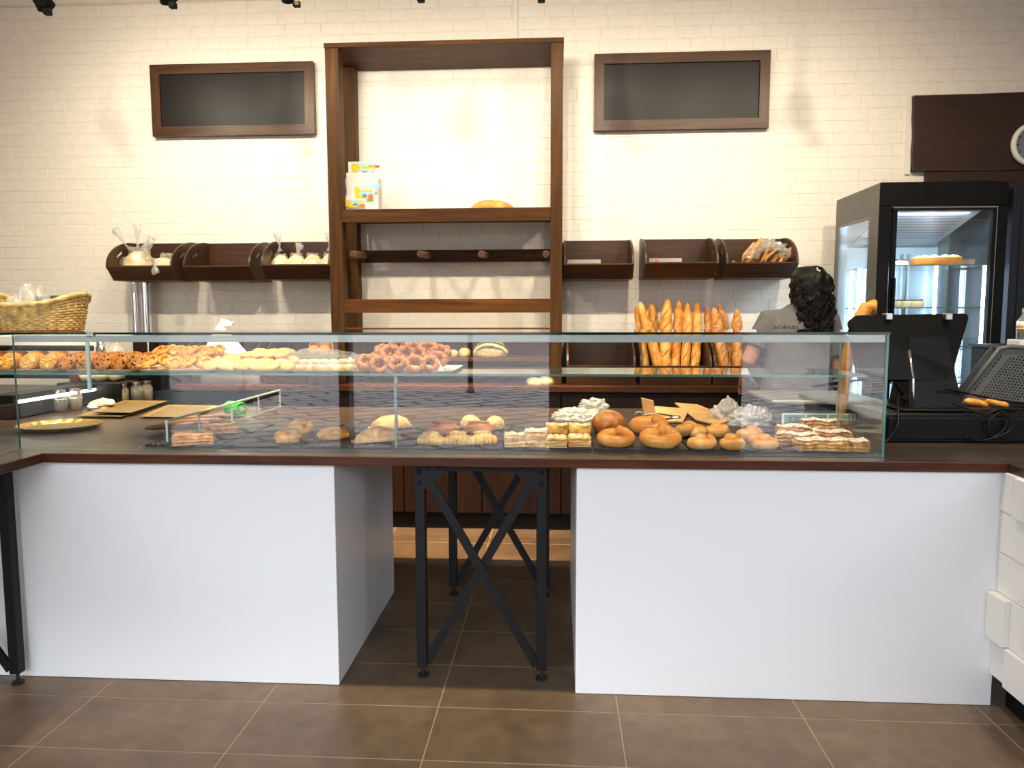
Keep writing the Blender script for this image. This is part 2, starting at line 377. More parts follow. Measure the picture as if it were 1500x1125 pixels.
# bricks: 75 mm courses, lengths vary, faces proud of the joints
def brickmesh(w):
    h = .0722; c = .0018; d = .0022; x, z = w/2-.0016, h/2
    return MB().add([(-x,0,-z),(x,0,-z),(x,0,z),(-x,0,z),(-x+c,-d,-z+c),(x-c,-d,-z+c),(x-c,-d,z-c),(-x+c,-d,z-c)],
                    [(4,5,6,7),(0,1,5,4),(1,2,6,5),(2,3,7,6),(3,0,4,7)])
widths = [.15, .18, .21, .24]
bm_mesh = [brickmesh(w).mesh('brick', M['brick']) for w in widths]
bricks = []
for r in range(int((CEIL-.2)/.075)):
    z = .2+.0375+r*.075
    x = LX+rnd.random()*.15
    while x < RX:
        k = rnd.choices(range(4), [1, 2, 3, 2])[0]; w = widths[k]
        bricks.append((x+w/2, z, k)); x += w
def vis(x, z):                          # bricks in open view first (not behind boards, shelf, fridge)
    s = 0
    u = (Vector((x, WALLY, z))-Vector((0, 0, CH))); d = u.dot(CF); px, py = 750+F*u.dot(CR)/d, 562.5-F*u.dot(CU)/d
    if not (0 <= px <= 1330 and 0 <= py <= 352): return 0
    for (a, b_, c, d_) in [(219, 92, 462, 198), (870, 77, 1127, 187), (475, 50, 530, 480), (800, 50, 826, 480), (1225, 262, 1500, 560)]:
        if a-25 < px < c+25 and b_-6 < py < d_+6: return 0
    return 1
bricks.sort(key=lambda q: (-vis(q[0], q[1]), abs(q[0]+.3)+.6*abs(q[1]-2.2)))
for (x, z, k) in bricks[:300]:
    o = bpy.data.objects.new('brick', bm_mesh[k]); COL.objects.link(o); o.parent = wall; o.location = (x, .006, z)
b = MB()
for (x, z, k) in bricks[300:]:
    t = brickmesh(widths[k]); b.add([(p.x+x, p.y+WALLY+.006, p.z+z) for p in t.v], t.f)
tag(mk('brick_courses', b, M['brick'], wall), kind='stuff')

struct('wall_left', MB().box(LX-.12, LX, FRONTY, WALLY, 0, CEIL), M['wallpaint'])
struct('wall_right', MB().box(RX, RX+.12, FRONTY, WALLY, 0, CEIL), M['wallpaint'])
struct('ceiling', MB().box(LX-.12, RX+.12, FRONTY-.2, WALLY, CEIL, CEIL+.1), M['ceiling'])
struct('trim_1', MB().box(LX, RX, WALLY-.05, WALLY, CEIL-.07, CEIL, c=.008), M['ceiling'])
# shopfront behind the photographer: dark piers and header with open glazed bays to the street
fr = MB()
for (a, c) in [(LX-.1, -3.9), (-2.12, -2.02), (-.085, 1.72), (2.57, 2.67), (RX-.1, RX+.1)]: fr.box(a, c, FRONTY-.16, FRONTY, 0, 3.0)
fr.box(LX-.1, RX+.1, FRONTY-.16, FRONTY, 3.0, CEIL); struct('wall_front', fr, M['darkfront'])
def pavemat():
    mt, nt, p = new_mat('street pavers'); setp(p, .75); g = nt.nodes.new('ShaderNodeNewGeometry')
    mp = nt.nodes.new('ShaderNodeMapping'); mp.inputs['Rotation'].default_value = (0, 0, .62); nt.links.new(g.outputs['Position'], mp.inputs[0])
    bt = nt.nodes.new('ShaderNodeTexBrick'); nt.links.new(mp.outputs[0], bt.inputs['Vector']); bt.inputs['Scale'].default_value = 1
    bt.inputs['Brick Width'].default_value = .7; bt.inputs['Row Height'].default_value = .35; bt.inputs['Mortar Size'].default_value = .035
    bt.inputs['Color1'].default_value = (*lin((126, 114, 112)), 1); bt.inputs['Color2'].default_value = (*lin((140, 126, 122)), 1); bt.inputs['Mortar'].default_value = (*lin((20, 18, 18)), 1)
    nt.links.new(bt.outputs[0], p.inputs['Base Color']); return mt
struct('pavement', MB().box(-40, 40, -40, FRONTY-.16, -.1, -.02), pavemat())
fb = MB().box(-40, 40, -34, -33, -.1, 9)
struct('building_front', fb, plain('street facade', (150, 140, 130), .8, var=.1, nscale=.3))
t = thing('street_bollard', 'dark metal street bollard standing on the pavers outside, reflected in glass', 'bollard', (-1.5, -7.6, -.02))
mk('post', MB().lathe([(.07, 0), (.07, .05), (.045, .08), (.045, .9), (.055, .92), (.05, .98), (0, 1.0)], 16, (-1.5, -7.6, -.02)), M['blackmetal'], t, 'auto')
for (a, c) in [(-3.9, -2.12), (-2.02, -.085), (1.72, 2.57), (2.67, 3.9)]:
    l = bpy.data.lights.new('bay_portal', 'AREA'); l.shape = 'RECTANGLE'; l.size = c-a; l.size_y = 3.0; l.cycles.is_portal = True
    o = bpy.data.objects.new('bay_portal', l); COL.objects.link(o); o.location = ((a+c)/2, FRONTY-.1, 1.5); o.rotation_euler = (PI/2, 0, 0)
# dark wood wall panel top right
t = thing('wall_panel', 'dark brown wood panel on the wall above the drinks fridge', 'panel', (3.1, WALLY-.02, 2.2))
a = at(1338, 140, WALLY-.03); c = at(1336, 252, WALLY-.03); e = at(1356, 264, WALLY-.03)
def ragged(p0, p1, n):
    return [(p0[0]+(p1[0]-p0[0])*i/n+rnd.uniform(-.004, .004), p0[1]+(p1[1]-p0[1])*i/n+rnd.uniform(-.004, .004)) for i in range(n)]
ol = ragged((a.x, a.z), (c.x, c.z), 7)+ragged((c.x, c.z), (RX, c.z), 4)+ragged((RX, c.z), (RX, a.z), 2)+ragged((RX, a.z), (a.x, a.z), 14)
mk('board', MB().plate(ol, [], lambda u, w: (u, WALLY-.045, w), lambda u, w: (u, WALLY-.004, w)), M['woodpanel'], t)
mk('lower_board', MB().box(e.x, RX, WALLY-.04, WALLY-.004, 1.2, c.z-.004), M['woodpanel'], t)
mk('torn_edge', MB().box(a.x-.022, a.x+.01, WALLY-.012, WALLY-.004, c.z-.01, a.z+.012), M['paper'], t)
p = at(1512, 212, WALLY-.05)
t = thing('wall_clock', 'round white rimmed wall clock on the dark wood panel', 'clock', (p.x, WALLY-.046, p.z))
R_ = .118
mk('rim', MB().xf(Matrix.Identity(4)).sweep([(p.x+R_*math.cos(q*PI/20), WALLY-.062, p.z+R_*math.sin(q*PI/20)) for q in range(40)], .017, 10, closed=True), M['white'], t, True)
mk('dial', MB().cyl((p.x, WALLY-.046, p.z), (p.x, WALLY-.058, p.z), R_, n=40), plain('grey dial', (120, 124, 132), .4), t)
hm = MB()
for q in range(12):
    an = q*PI/6; hm.cyl((p.x+.085*math.cos(an), WALLY-.059, p.z+.085*math.sin(an)), (p.x+.1*math.cos(an), WALLY-.059, p.z+.1*math.sin(an)), .003, n=6)
tag(mk('hour_marks', hm, M['black'], t), kind='stuff')
mk('hands', MB().cyl((p.x, WALLY-.061, p.z), (p.x-.05, WALLY-.061, p.z+.03), .004, n=6).cyl((p.x, WALLY-.061, p.z), (p.x+.01, WALLY-.061, p.z+.08), .003, n=6), M['black'], t)
p = at(755, 25, WALLY)
tag(mk('cable_duct', MB().box(p.x-.012, p.x+.012, WALLY-.016, WALLY-.001, 2.93, CEIL-.07), M['brick'], loc=(p.x, WALLY, 2.93)), 'thin white cable duct running up the wall above the tall shelf', 'cable duct')

# ------------------------------------------------------------------ track spots
heads = [(45, 22, 1.7), (230, 12, 1.35), (413, 10, 1.1), (597, 3, 1.25), (775, 3, 1.25), (955, -6, .9), (1140, -14, .8), (1330, -22, .7)]
TY = 3.7
tk = thing('light_track', 'long black ceiling track carrying the row of spotlights above the bakery wall', 'track', (-.5, TY, CEIL))
mk('rail', MB().box(-3.3, 2.6, TY-.018, TY+.018, CEIL-.03, CEIL, c=.003), M['matteblack'], tk)
ordn = ['first', 'second', 'third', 'fourth', 'fifth', 'sixth', 'seventh', 'eighth']
for k, (px, py, pw) in enumerate(heads):
    p = at(px, py, TY); x = p.x; z = p.z
    t = thing('track_spotlight', f'black cylindrical spotlight hanging on the ceiling track, {ordn[k]} from the left wall', 'spotlight', (x, TY, CEIL-.03), 'spotlights on the ceiling track')
    mk('stem', MB().cyl((x, TY, CEIL-.03), (x, TY, z+.19), .012, n=10).box(x-.03, x+.03, TY-.02, TY+.02, CEIL-.055, CEIL-.03), M['matteblack'], t)
    d = Vector((0, .80, -.60)).normalized(); c0 = Vector((x, TY-.03, z+.2)); c1 = c0+d*.19
    mk('lamp_head', MB().sweep([c0, c0+d*.02, c1-d*.03, c1, c1, c1-d*.02], [.03, .042, .042, .046, .038, .036], 20, cap=True), M['matteblack'], t, 'auto')
    mk('bracket', MB().box(x+.03, x+.052, TY-.0, TY+.05, z+.06, z+.11, c=.004).box(x+.04, x+.075, TY+.03, TY+.06, z+.015, z+.045, c=.004), M['matteblack'], t)
    l = bpy.data.lights.new('spot_beam', 'SPOT'); l.energy = SPOT_W*pw; l.color = WARM; l.spot_size = math.radians(168); l.spot_blend = 1.0; l.shadow_soft_size = .035
    o = bpy.data.objects.new('spot_beam', l); COL.objects.link(o); o.parent = t
    o.location = Vector((x, TY+.0, z+.2))+d*.2-t.location; o.rotation_euler = d.to_track_quat('-Z', 'Y').to_euler()
# room downlights above the customers' side, aimed at the display
for k, x in enumerate([-2.2, -.9, .5, 1.7]):
    t = thing('ceiling_downlight', f'recessed round ceiling downlight above the shop floor, {ordn[k]} from the left wall', 'downlight', (x, 2.33, CEIL), 'recessed ceiling downlights')
    mk('trim_ring', MB().lathe([(.05, 0), (.085, 0), (.085, -.012), (.05, -.012)], 24, (x, 2.33, CEIL)), M['white'], t)
    l = bpy.data.lights.new('downlight_beam', 'SPOT'); l.energy = ROOM_W; l.color = (1, .84, .62); l.spot_size = math.radians(112); l.spot_blend = .8; l.shadow_soft_size = .05
    o = bpy.data.objects.new('downlight_beam', l); COL.objects.link(o); o.parent = t; o.location = (0, 0, -.02)
    o.rotation_euler = Vector((0, .66, -1)).to_track_quat('-Z', 'Y').to_euler()
for k, x in enumerate([-2.3, -1.3, -.3]):
    t = thing('aisle_downlight', f'small recessed downlight above the staff aisle, {ordn[k]} from the left wall', 'downlight', (x, 3.58, CEIL), 'aisle downlights')
    mk('trim_ring', MB().lathe([(.04, 0), (.065, 0), (.065, -.01), (.04, -.01)], 24, (x, 3.58, CEIL)), M['white'], t)
    l = bpy.data.lights.new('aisle_beam', 'SPOT'); l.energy = AISLE_W; l.color = (1, .70, .40); l.spot_size = math.radians(48); l.spot_blend = .6; l.shadow_soft_size = .03
    o = bpy.data.objects.new('aisle_beam', l); COL.objects.link(o); o.parent = t; o.location = (0, 0, -.02); o.rotation_euler = Vector((0, .12, -1)).to_track_quat('-Z', 'Y').to_euler()
# ------------------------------------------------------------------ counters
ZT, ZU = .832, .800
GF = 2.53                                   # plane of the front glass
t = thing('front_counter', 'long dark walnut counter top with a thick front edge under the glass case', 'counter', (-.3, 3.1, 0))
mk('top', MB().box(-4.2, 1.448, 2.465, 3.81, ZU+.004, ZT-.0005), M['woodctop'], t)
mk('front_edge', MB().box(-1.795, 1.448, 2.455, 2.465, ZU-.0, ZT, c=.002), M['woodc'], t)
mk('wing_top', MB().box(-2.55, -1.80, .4, 2.464, ZU+.004, ZT-.0005), M['woodctop'], t)
mk('wing_edge', MB().box(-1.80, -1.79, .4, 2.464, ZU, ZT, c=.002), M['woodcy'], t)
lp = MB().box(-2.9, -.772, 2.492, 3.385, 0.001, ZU, c=.0015); lp2 = MB().box(.064, 1.453, 2.482, 3.6, .001, ZU, c=.0015)
tag(mk('counter_panel', lp, M['whitelac'], loc=(-1.8, 2.49, 0)), 'white lacquered counter base left of the open gap with the trestle', 'counter base')
tag(mk('counter_panel', lp2, M['whitelac'], loc=(.75, 2.49, 0)), 'white lacquered counter base right of the open gap with the trestle', 'counter base')
# right wing with proud white relief blocks
t = thing('relief_counter', 'right hand counter wing clad in white relief blocks above a black plinth', 'counter', (1.8, 1.6, 0))
mk('top', MB().box(1.449, 2.4, .5, 3.4, ZU+.003, ZT, c=.003), M['woodctop'], t)
mk('carcass', MB().box(1.4545, 2.3, .6, 2.481, .14, ZU), M['whiteblock'], t)
mk('plinth', MB().box(1.50, 2.2, .6, 2.481, .001, .14), M['matteblack'], t)
zs = [.115, .245, .40, .535, .67, .80]; ys = [2.48, 2.385, 2.22, 2.05, 1.88, 1.71, 1.54, 1.37, 1.2, 1.03]
pro = [[1, 2.2], [3, 1.2], [.6, .9], [.8, 1.2], [1.0, 2.4]]
for i in range(5):
    for j in range(9):
        d = .012*(pro[i][j] if j < 2 else rnd.choice([.6, 1, 1.6, 2.6]))
        mk('relief_block', MB().box(1.4535-d, 1.456, ys[j+1]+.0008, ys[j]-.0008, zs[i]+.0008, zs[i+1]-.0008, c=.002), M['whiteblock'], t)
# X-frame trestle tables
def trestle(name, label, x0, x1, y0, y1, zt, group=None, rear=True):
    t = thing(name, label, 'trestle', ((x0+x1)/2, (y0+y1)/2, 0), group)
    w = .018
    for fi, y in enumerate([y0, y1] if rear else [y0]):
        for sx, x in ((1, x0), (-1, x1)):
            lg = mk('leg', MB().box(x-w, x+w, y-w, y+w, .04, zt, c=.002), M['blackmetal'], t)
            mk('levelling_foot', MB().lathe([(.02, 0.001), (.021, .008), (.012, .012), (.006, .014), (.006, .04)], 14, (x, y, 0)), M['rubber'], lg, 'auto')
            mk('gusset', MB().plate([(x-sx*w, zt-.002), (x+sx*.095, zt-.002), (x+sx*.095, zt-.035), (x+sx*.018, zt-.10), (x-sx*w, zt-.10)], [],
                lambda u, v: (u, y-w-.004, v), lambda u, v: (u, y-w-.0005, v)), M['blackmetal'], t)
            bo = MB()
            for (bx, bz) in ((.0, .035), (.0, .075), (.035, .015), (.07, .015)):
                bo.lathe([(.008, 0), (.0075, .003), (.004, .006), (0, .007)], 10, (0, 0, 0)).v[-31:]
                n = len(bo.v); k = 10*4
                for q in range(n-k, n): v = bo.v[q]; bo.v[q] = Vector((x+sx*bx+v.x, y-w-.004-v.z, zt-bz+v.y))
            tag(mk('bolts', bo, M['blackmetal'], t, 'auto'), kind='stuff')
        mk('top_rail', MB().box(x0+w, x1-w, y-.014, y+.014, zt-.034, zt), M['blackmetal'], t)
        for (a, c, dy) in ((x0, x1, -.008), (x1, x0, .0)):
            s = 1 if c > a else -1
            P0 = Vector((a+s*.03, 0, zt-.06)); P1 = Vector((c-s*.016, 0, .055)); d = (P1-P0).normalized(); n = Vector((-d.z, 0, d.x))*.0155
            b = MB(); yy0, yy1 = y+dy-.008, y+dy+.002
            q = [P0+n, P0-n, P1-n, P1+n]
            b.add([(v.x, yy0, v.z) for v in q]+[(v.x, yy1, v.z) for v in q], [(0,1,2,3),(7,6,5,4),(0,4,5,1),(1,5,6,2),(2,6,7,3),(3,7,4,0)])
            mk('cross_brace', b, M['blackmetal'], t)
    if rear:
        for x in (x0, x1): mk('side_rail', MB().box(x-.014, x+.014, y0+w, y1-w, zt-.034, zt), M['blackmetal'], t)
    return t
trestle('trestle_table', 'black metal X-frame trestle standing in the gap between the white bases', -.487, -.056, 2.578, 3.375, ZU-.004)
trestle('trestle_table', 'black metal X-frame trestle under the left counter wing at the photo edge', -2.42, -1.925, 2.44, 3.0, ZU-.004, rear=False)

# ------------------------------------------------------------------ glass display case
def pane(name, x0, x1, y0, y1, z0, z1, parent, edge='gedge'):
    d = [x1-x0, y1-y0, z1-z0]; ax = d.index(min(d)); b = MB().box(x0, x1, y0, y1, z0, z1)
    b.m = [0 if (fi in (0, 1) and ax == 2) or (fi in (2, 4) and ax == 1) or (fi in (3, 5) and ax == 0) else 1 for fi in range(6)]
    return mk(name, b, [M['glass'], M[edge]], parent)
ZTOP, ZS = 1.243, 1.105
t = thing('display_case', 'long frameless glass bakery display case standing on the front counter', 'display case', (-.4, 2.7, ZT))
XW = at(25, 600, GF).x
pane('front_pane', XW, 1.082, GF, GF+.007, ZT+.001, ZTOP-.001, t)
pane('wing_pane', XW-.007, XW, .6, GF+.007, ZT+.001, ZTOP-.001, t)
pane('end_pane', 1.082, 1.09, GF, 2.94, ZT+.001, ZTOP-.001, t)
pane('top_pane', -3.0, 1.092, GF-.004, 3.02, ZTOP, ZTOP+.008, t, 'gedged')
pane('wing_top_pane', -2.4, XW-.001, .6, GF-.005, ZTOP, ZTOP+.008, t, 'gedged')
pane('middle_shelf', -3.0, 1.045, GF+.05, 2.90, ZS-.008, ZS, t)
mk('edge_strip', MB().box(XW+.002, 1.080, GF+.0075, GF+.0105, ZTOP-.026, ZTOP-.002), M['frost'], t)
for (px, za, zb, mt) in ((133, 1.045, ZTOP-.002, 'gedgel'),):
    x = at(px, 520, GF+.03).x; b = MB().box(x-.006, x+.006, GF+.0108, GF+.018, za, zb); mk('support_fin', b, M[mt], t)  # bright fin: its gleam is put into the pale colour
x = at(580, 600, GF+.06).x; pane('support_fin', x-.004, x+.004, GF+.051, GF+.07, ZT+.01, ZS-.009, t)
xx = at(132, 488, GF).x
mk('corner_clip', MB().box(xx-.012, xx+.012, GF-.006, GF+.016, ZTOP-.006, ZTOP+.010, c=.002), M['chrome'], t)
# low glass divider on the counter
t = thing('glass_divider', 'low glass divider with polished edges painted to gleam standing across the counter', 'divider', (-1.454, 3.2, ZT))
pane('sheet', -1.458, -1.450, 2.66, 3.795, ZT+.001, .915, t, 'gedgel')
mk('edge_rail', MB().box(-1.460, -1.448, 2.66, 3.795, .9155, .922), M['gedgel'], t)  # top edge line, shine of the lit glass painted pale
for y in (2.9, 3.2, 3.5): mk('reflection_bar', MB().box(-1.449, -1.446, y-.006, y+.006, ZT+.001, .915), M['gedgel'], t)  # pale bars drawn for upright reflections in the sheet, not fittings

# ------------------------------------------------------------------ back counter, cabinets
ZB = .888
t = thing('back_counter', 'dark wenge back counter with panelled cabinets along the brick wall', 'counter', (-.3, 4.7, 0))
mk('top', MB().box(-2.4, .66, 4.40, WALLY-.004, ZB-.038, ZB-.0005, c=.003), M['woodc'], t)
mk('top', MB().box(.661, 1.688, 4.405, WALLY-.004, ZB-.038, ZB-.0005, c=.003), M['woods'], t)
mk('plinth', MB().box(-2.38, 1.48, 4.455, 4.9, .001, .1), M['matteblack'], t)
mk('carcass', MB().box(-2.38, 1.48, 4.452, 4.93, .1, ZB-.039), M['matteblack'], t)
xs = [-2.38+.48*i+.02*0 for i in range(9)]
for i in range(8):
    d = mk('door', MB().box(xs[i]+.003, xs[i+1]-.003, 4.432, 4.4515, .105, ZB-.046, c=.0015), M['woodb'], t)
    if i % 2: mk('door_knob', MB().box(xs[i+1]-.06, xs[i+1]-.045, 4.41, 4.432, .62, .72, c=.003), M['steel'], d)

# ------------------------------------------------------------------ tall shelving unit
t = thing('shelving_unit', 'tall brown wooden shelving unit with rails and pegs against the brick wall', 'shelving unit', (-.69, 4.72, ZB))
YF0, YF1, YR0, YR1 = 4.51, 4.60, 4.85, 4.94
XL0 = at(475, 60, YF0).x; XL1 = at(495, 60, YF0).x; XR1 = at(825, 55, YF0).x; XR0 = at(807, 55, YF0).x
ZSH = at(650, 59, YF0).z
for (x0, x1) in ((XL0, XL1), (XR0, XR1)):
    mk('post', MB().box(x0, x1, YF0, YF1, ZB+.001, ZSH-.028, c=.002), M['woodsz'], t)
    mk('rear_post', MB().box(x0, x1, YR0, YR1, ZB+.001, ZSH-.028, c=.002), M['woodsz'], t)
mk('top_board', MB().box(XL0-.004, XR1+.004, YF0-.004, YR1, ZSH-.027, ZSH, c=.002), M['woods'], t)
mk('shelf', MB().box(XL1, XR0, YF0+.022, YR1, at(650, 309, YF0).z-.02, at(650, 309, YF0).z, c=.002), M['woods'], t)
ZSB = at(650, 309, YF0).z
mk('front_rail', MB().box(XL1, XR0, YF0, YF0+.021, at(650, 325, YF0).z, at(650, 305, YF0).z, c=.002), M['woods'], t)
mk('front_rail', MB().box(XL1, XR0, YF0, YF0+.021, at(650, 458, YF0).z, at(650, 438, YF0).z, c=.002), M['woods'], t)
mk('front_rail', MB().box(XL1, XR0, YF0, YF0+.021, at(650, 499, YF0).z, at(650, 480, YF0).z, c=.002), M['woods'], t)
ZSL = at(650, 524, YF0).z
mk('shelf', MB().box(XL1, XR0, YF0, YR1, ZSL-.024, ZSL, c=.002), M['woods'], t)
mk('back_board', MB().box(XL1, XR0, YR1-.03, YR1-.001, ZB+.002, at(650, 481, YR1).z, c=.002), M['woodt'], t)
pr = mk('peg_rail', MB().box(XL1-.0, XR0, YR0-.022, YR0-.001, at(650, 384, YR0-.02).z, at(650, 366, YR0-.02).z, c=.002), M['woods'], t)
for px in (536, 628, 712, 801):
    p = at(px, 374, YR0-.02); q = Vector((p.x, YR0-.11, p.z+.006))
    b = MB().sweep([(p.x, YR0-.023, p.z), (p.x, YR0-.32, p.z-.016), (p.x, YR0-.335, p.z-.017)], [.021, .021, .018], 18)
    mk('peg', b, plain('peg wood', (104, 72, 48), .5, var=.1), pr, 'auto')
    mk('peg_face', MB().cyl((p.x, YR0-.3355, p.z-.017), (p.x, YR0-.338, p.z-.017), .015, n=18), M['woodt'], pr)

# ------------------------------------------------------------------ chalkboards
def board(label, pts, Y=4.93):
    (x0, z1), (x1, z0) = [(at(*p, Y-.02).x, at(*p, Y-.02).z) for p in pts]
    t = thing('chalkboard', label, 'chalkboard', ((x0+x1)/2, WALLY, z0)); w = .062; y0, y1 = Y-.022, WALLY-.001
    for (nm, fz) in (('frame_rail', z1), ('frame_rail', z0+w)):
        s = w if fz == z1 else w
        top = fz == z1
        o = [(x0, z1), (x1, z1), (x1-w, z1-w), (x0+w, z1-w)] if top else [(x0, z0), (x1, z0), (x1-w, z0+w), (x0+w, z0+w)]
        mk(nm, MB().plate(o, [], lambda u, v: (u, y0, v), lambda u, v: (u, y1, v)), M['framew'], t)
    for left in (1, 0):
        o = [(x0, z1), (x0+w, z1-w), (x0+w, z0+w), (x0, z0)] if left else [(x1, z1), (x1-w, z1-w), (x1-w, z0+w), (x1, z0)]
        mk('frame_stile', MB().plate(o, [], lambda u, v: (u, y0+.0004, v), lambda u, v: (u, y1, v)), M['framewz'], t)
    mk('writing_board', MB().box(x0+w-.004, x1-w+.004, Y-.004, WALLY-.002, z0+w-.004, z1-w+.004), M['chalk'], t)
board('blank framed chalkboard on the brick wall left of the tall shelf', ((219, 95), (461, 196)))
board('blank framed chalkboard on the brick wall right of the tall shelf', ((871, 79), (1126, 187)))

# ------------------------------------------------------------------ bread trays on the wall and bins on the counter
def tray_mesh(root, W_, yb, yf, yt, zb, zf, zt, ylip=None, handle=True):
    """W_ width; side profile: back yb, front foot yf, front lip yt; heights from the foot"""
    th = .012
    prof = [(yb, zb), (yf, zb), (yt, zf)]
    n = 9
    for i in range(1, n+1):            # quarter-round from the lip up to the back
        a = i/n*PI/2; prof.append((yb-.03+(yt-yb+.03)*math.cos(a), zf+(zt-zf)*math.sin(a)))
    prof.append((yb, zt))
    hole = []
    if handle:
        cy, cz = (yb*.42+yt*.58), zf+(zt-zf)*.50; ang = math.atan2(zt-zf, yb-yt)*1.1
        for i in range(12):
            a = i*PI/6; u, v = .034*math.cos(a)+(.016 if math.cos(a) > 0 else -.016), .009*math.sin(a)
            hole.append((cy+u*math.cos(ang)-v*math.sin(ang), cz+u*math.sin(ang)+v*math.cos(ang)))
    for s in (-1, 1):
        x0, x1 = (s*W_/2, s*(W_/2-th))
        mk('side', MB().plate(prof, [hole] if handle else [], lambda u, v: (x0, u, v), lambda u, v: (x1, u, v)), M['woodtz'], root)
    mk('back', MB().box(-W_/2+th, W_/2-th, yb-th, yb, zb, zt), M['woodt'], root)
    mk('base', MB().box(-W_/2+th, W_/2-th, yf, yb-th, zb, zb+th), M['woodt'], root)
    d = Vector((0, yt-yf, zf-zb)); nrm = Vector((0, d.z, -d.y)).normalized()*th
    q = [Vector((0, yf, zb)), Vector((0, yt, zf)), Vector((0, yt, zf))+nrm, Vector((0, yf, zb))+nrm]
    a, c = -W_/2+th, W_/2-th
    mk('front_board', MB().add([(a, v.y, v.z) for v in q]+[(c, v.y, v.z) for v in q], [(0,1,2,3),(7,6,5,4),(0,4,5,1),(1,5,6,2),(2,6,7,3),(3,7,4,0)]), M['woodt'], root)
trays = {}
zb_ = 0; ft = at(200, 391, 4.60).z-at(200, 411.5, 4.68).z; bt = at(250, 357, WALLY).z-at(200, 411.5, 4.68).z
spec = [('T1', 155, 252, 391, 'outermost of the three left of the shelf, holding bags'), ('T2', 268, 366, 391, 'empty, middle of the three left of the shelf'), ('T3', 382, 483, 389, 'just left of the tall shelf, holding bagged rolls'),
        ('R1', 826, 929, 388, 'empty, just right of the tall shelf'), ('R2', 945, 1053, 386, 'middle of the three right of the shelf, with price holder'), ('R3', 1064, 1170, 386, 'furthest right, above the woman, holding bagged sticks')]
proto = None
for (nm, a, c, py, lab) in spec:
    A = at(a, py, 4.60); C_ = at(c, py, 4.60)
    loc = Vector(((A.x+C_.x)/2, WALLY-.002, A.z-ft)); w = C_.x-A.x
    if proto is None:
        proto = thing('bread_tray', 'x', 'tray', loc, 'dark wooden bread trays on the wall'); pw0 = w
        root = proto; root.location = (0, 0, 0); tray_mesh(root, w, 0, -.27, -.35, 0, ft, bt); root.location = loc; r = proto
    else: r = dup(proto, loc, scale=(w/pw0, 1, 1))
    r['label'] = 'dark wooden wall tray, '+lab; trays[nm] = loc
bins = {}
bspec = [('B1', 830, 931, 536, 'empty but for crumpled paper, right beside the tall shelf'), ('B2', 938, 1043, 536, 'full of golden baguettes'), ('B3', 1046, 1150, 536, 'holding darker seeded baguettes'),
         ('L1', 385, 478, 537, 'just left of the tall shelf behind the glass'), ('L2', 278, 372, 537, 'middle of the three bins left of the shelf'), ('L3', 172, 268, 537, 'outermost left beside the bottle')]
proto = None
for (nm, a, c, py, lab) in bspec:
    A = at(a, py, 4.47); C_ = at(c, py, 4.47); w = C_.x-A.x; loc = Vector(((A.x+C_.x)/2, WALLY-.003, ZB))
    if proto is None:
        pw0 = w; proto = thing('bread_bin', 'x', 'bin', (0, 0, 0), 'dark wooden bread bins on the back counter'); lipz = A.z-ZB
        tray_mesh(proto, w, 0, -.46, -.48, 0.001, lipz, .30, handle=False); proto.location = loc; r = proto
    else: r = dup(proto, loc, scale=(w/pw0, 1, 1))
    r['label'] = 'dark wooden bread bin, '+lab; bins[nm] = (loc, w)

# ------------------------------------------------------------------ drinks/cake fridge
FX0, FX1, FY0, FY1 = 1.695, 2.35, 4.12, 4.74
FZ = at(1287, 267, FY0).z
t = thing('cake_fridge', 'tall black glass display fridge with lit shelves of cakes by the wall', 'fridge', (2.0, 4.4, 0))
pz = .045
mk('base', MB().box(FX0, FX1, FY0, FY1, .001, .35, c=.004), M['black'], t)
mk('header', MB().box(FX0, FX1, FY0, FY1, FZ-.125, FZ, c=.004), M['black'], t)
for (x, y) in ((FX0, FY0), (FX1-.06, FY0)): mk('corner_post', MB().box(x, x+.06, y, y+.06, .35, FZ-.125), M['black'], t)
for (x, y) in ((FX0, FY1-.05), (FX1-.05, FY1-.05)): mk('corner_post', MB().box(x, x+.05, y, y+.05, .35, FZ-.125), plain('fridge rear post', (120, 132, 140), .3, .6), t)
gm = plain('grey fridge trim', (120, 122, 120), .4)
mk('side_frame', MB().box(FX0-.004, FX0, FY0+.11, FY0+.125, .36, FZ-.16).box(FX0-.004, FX0, FY1-.075, FY1-.06, .36, FZ-.16).box(FX0-.004, FX0, FY0+.125, FY1-.075, FZ-.175, FZ-.16), gm, t)
mk('side_cladding', MB().box(FX0-.0035, FX0-.0005, FY0+.005, FY1-.005, FZ-.158, FZ-.003).box(FX0-.0035, FX0-.0005, FY0+.005, FY0+.108, .36, FZ-.16).box(FX0-.0035, FX0-.0005, FY1-.058, FY1-.004, .36, FZ-.16), plain('grey fridge cladding', (96, 96, 92), .45), t)
pane('side_pane', FX0+.002, FX0+.010, FY0+.062, FY1-.052, .36, FZ-.128, t)
pane('side_pane', FX1-.010, FX1-.002, FY0+.062, FY1-.052, .36, FZ-.128, t)
d = mk('door', MB().box(FX0+.062, FX0+.085, FY0-.02, FY0+.004, .36, FZ-.13).box(FX1-.085, FX1-.062, FY0-.02, FY0+.004, .36, FZ-.13).box(FX0+.085, FX1-.085, FY0-.02, FY0+.004, FZ-.15, FZ-.13).box(FX0+.085, FX1-.085, FY0-.02, FY0+.004, .36, .385), M['black'], t)
pane('door_pane', FX0+.085, FX1-.085, FY0-.012, FY0-.005, .385, FZ-.15, d)
mk('door_trim', MB().box(FX0+.062, FX1-.062, FY0-.0225, FY0-.0205, FZ-.138, FZ-.133).box(FX1-.066, FX1-.0635, FY0-.0225, FY0-.0205, .36, FZ-.139), gm, d)
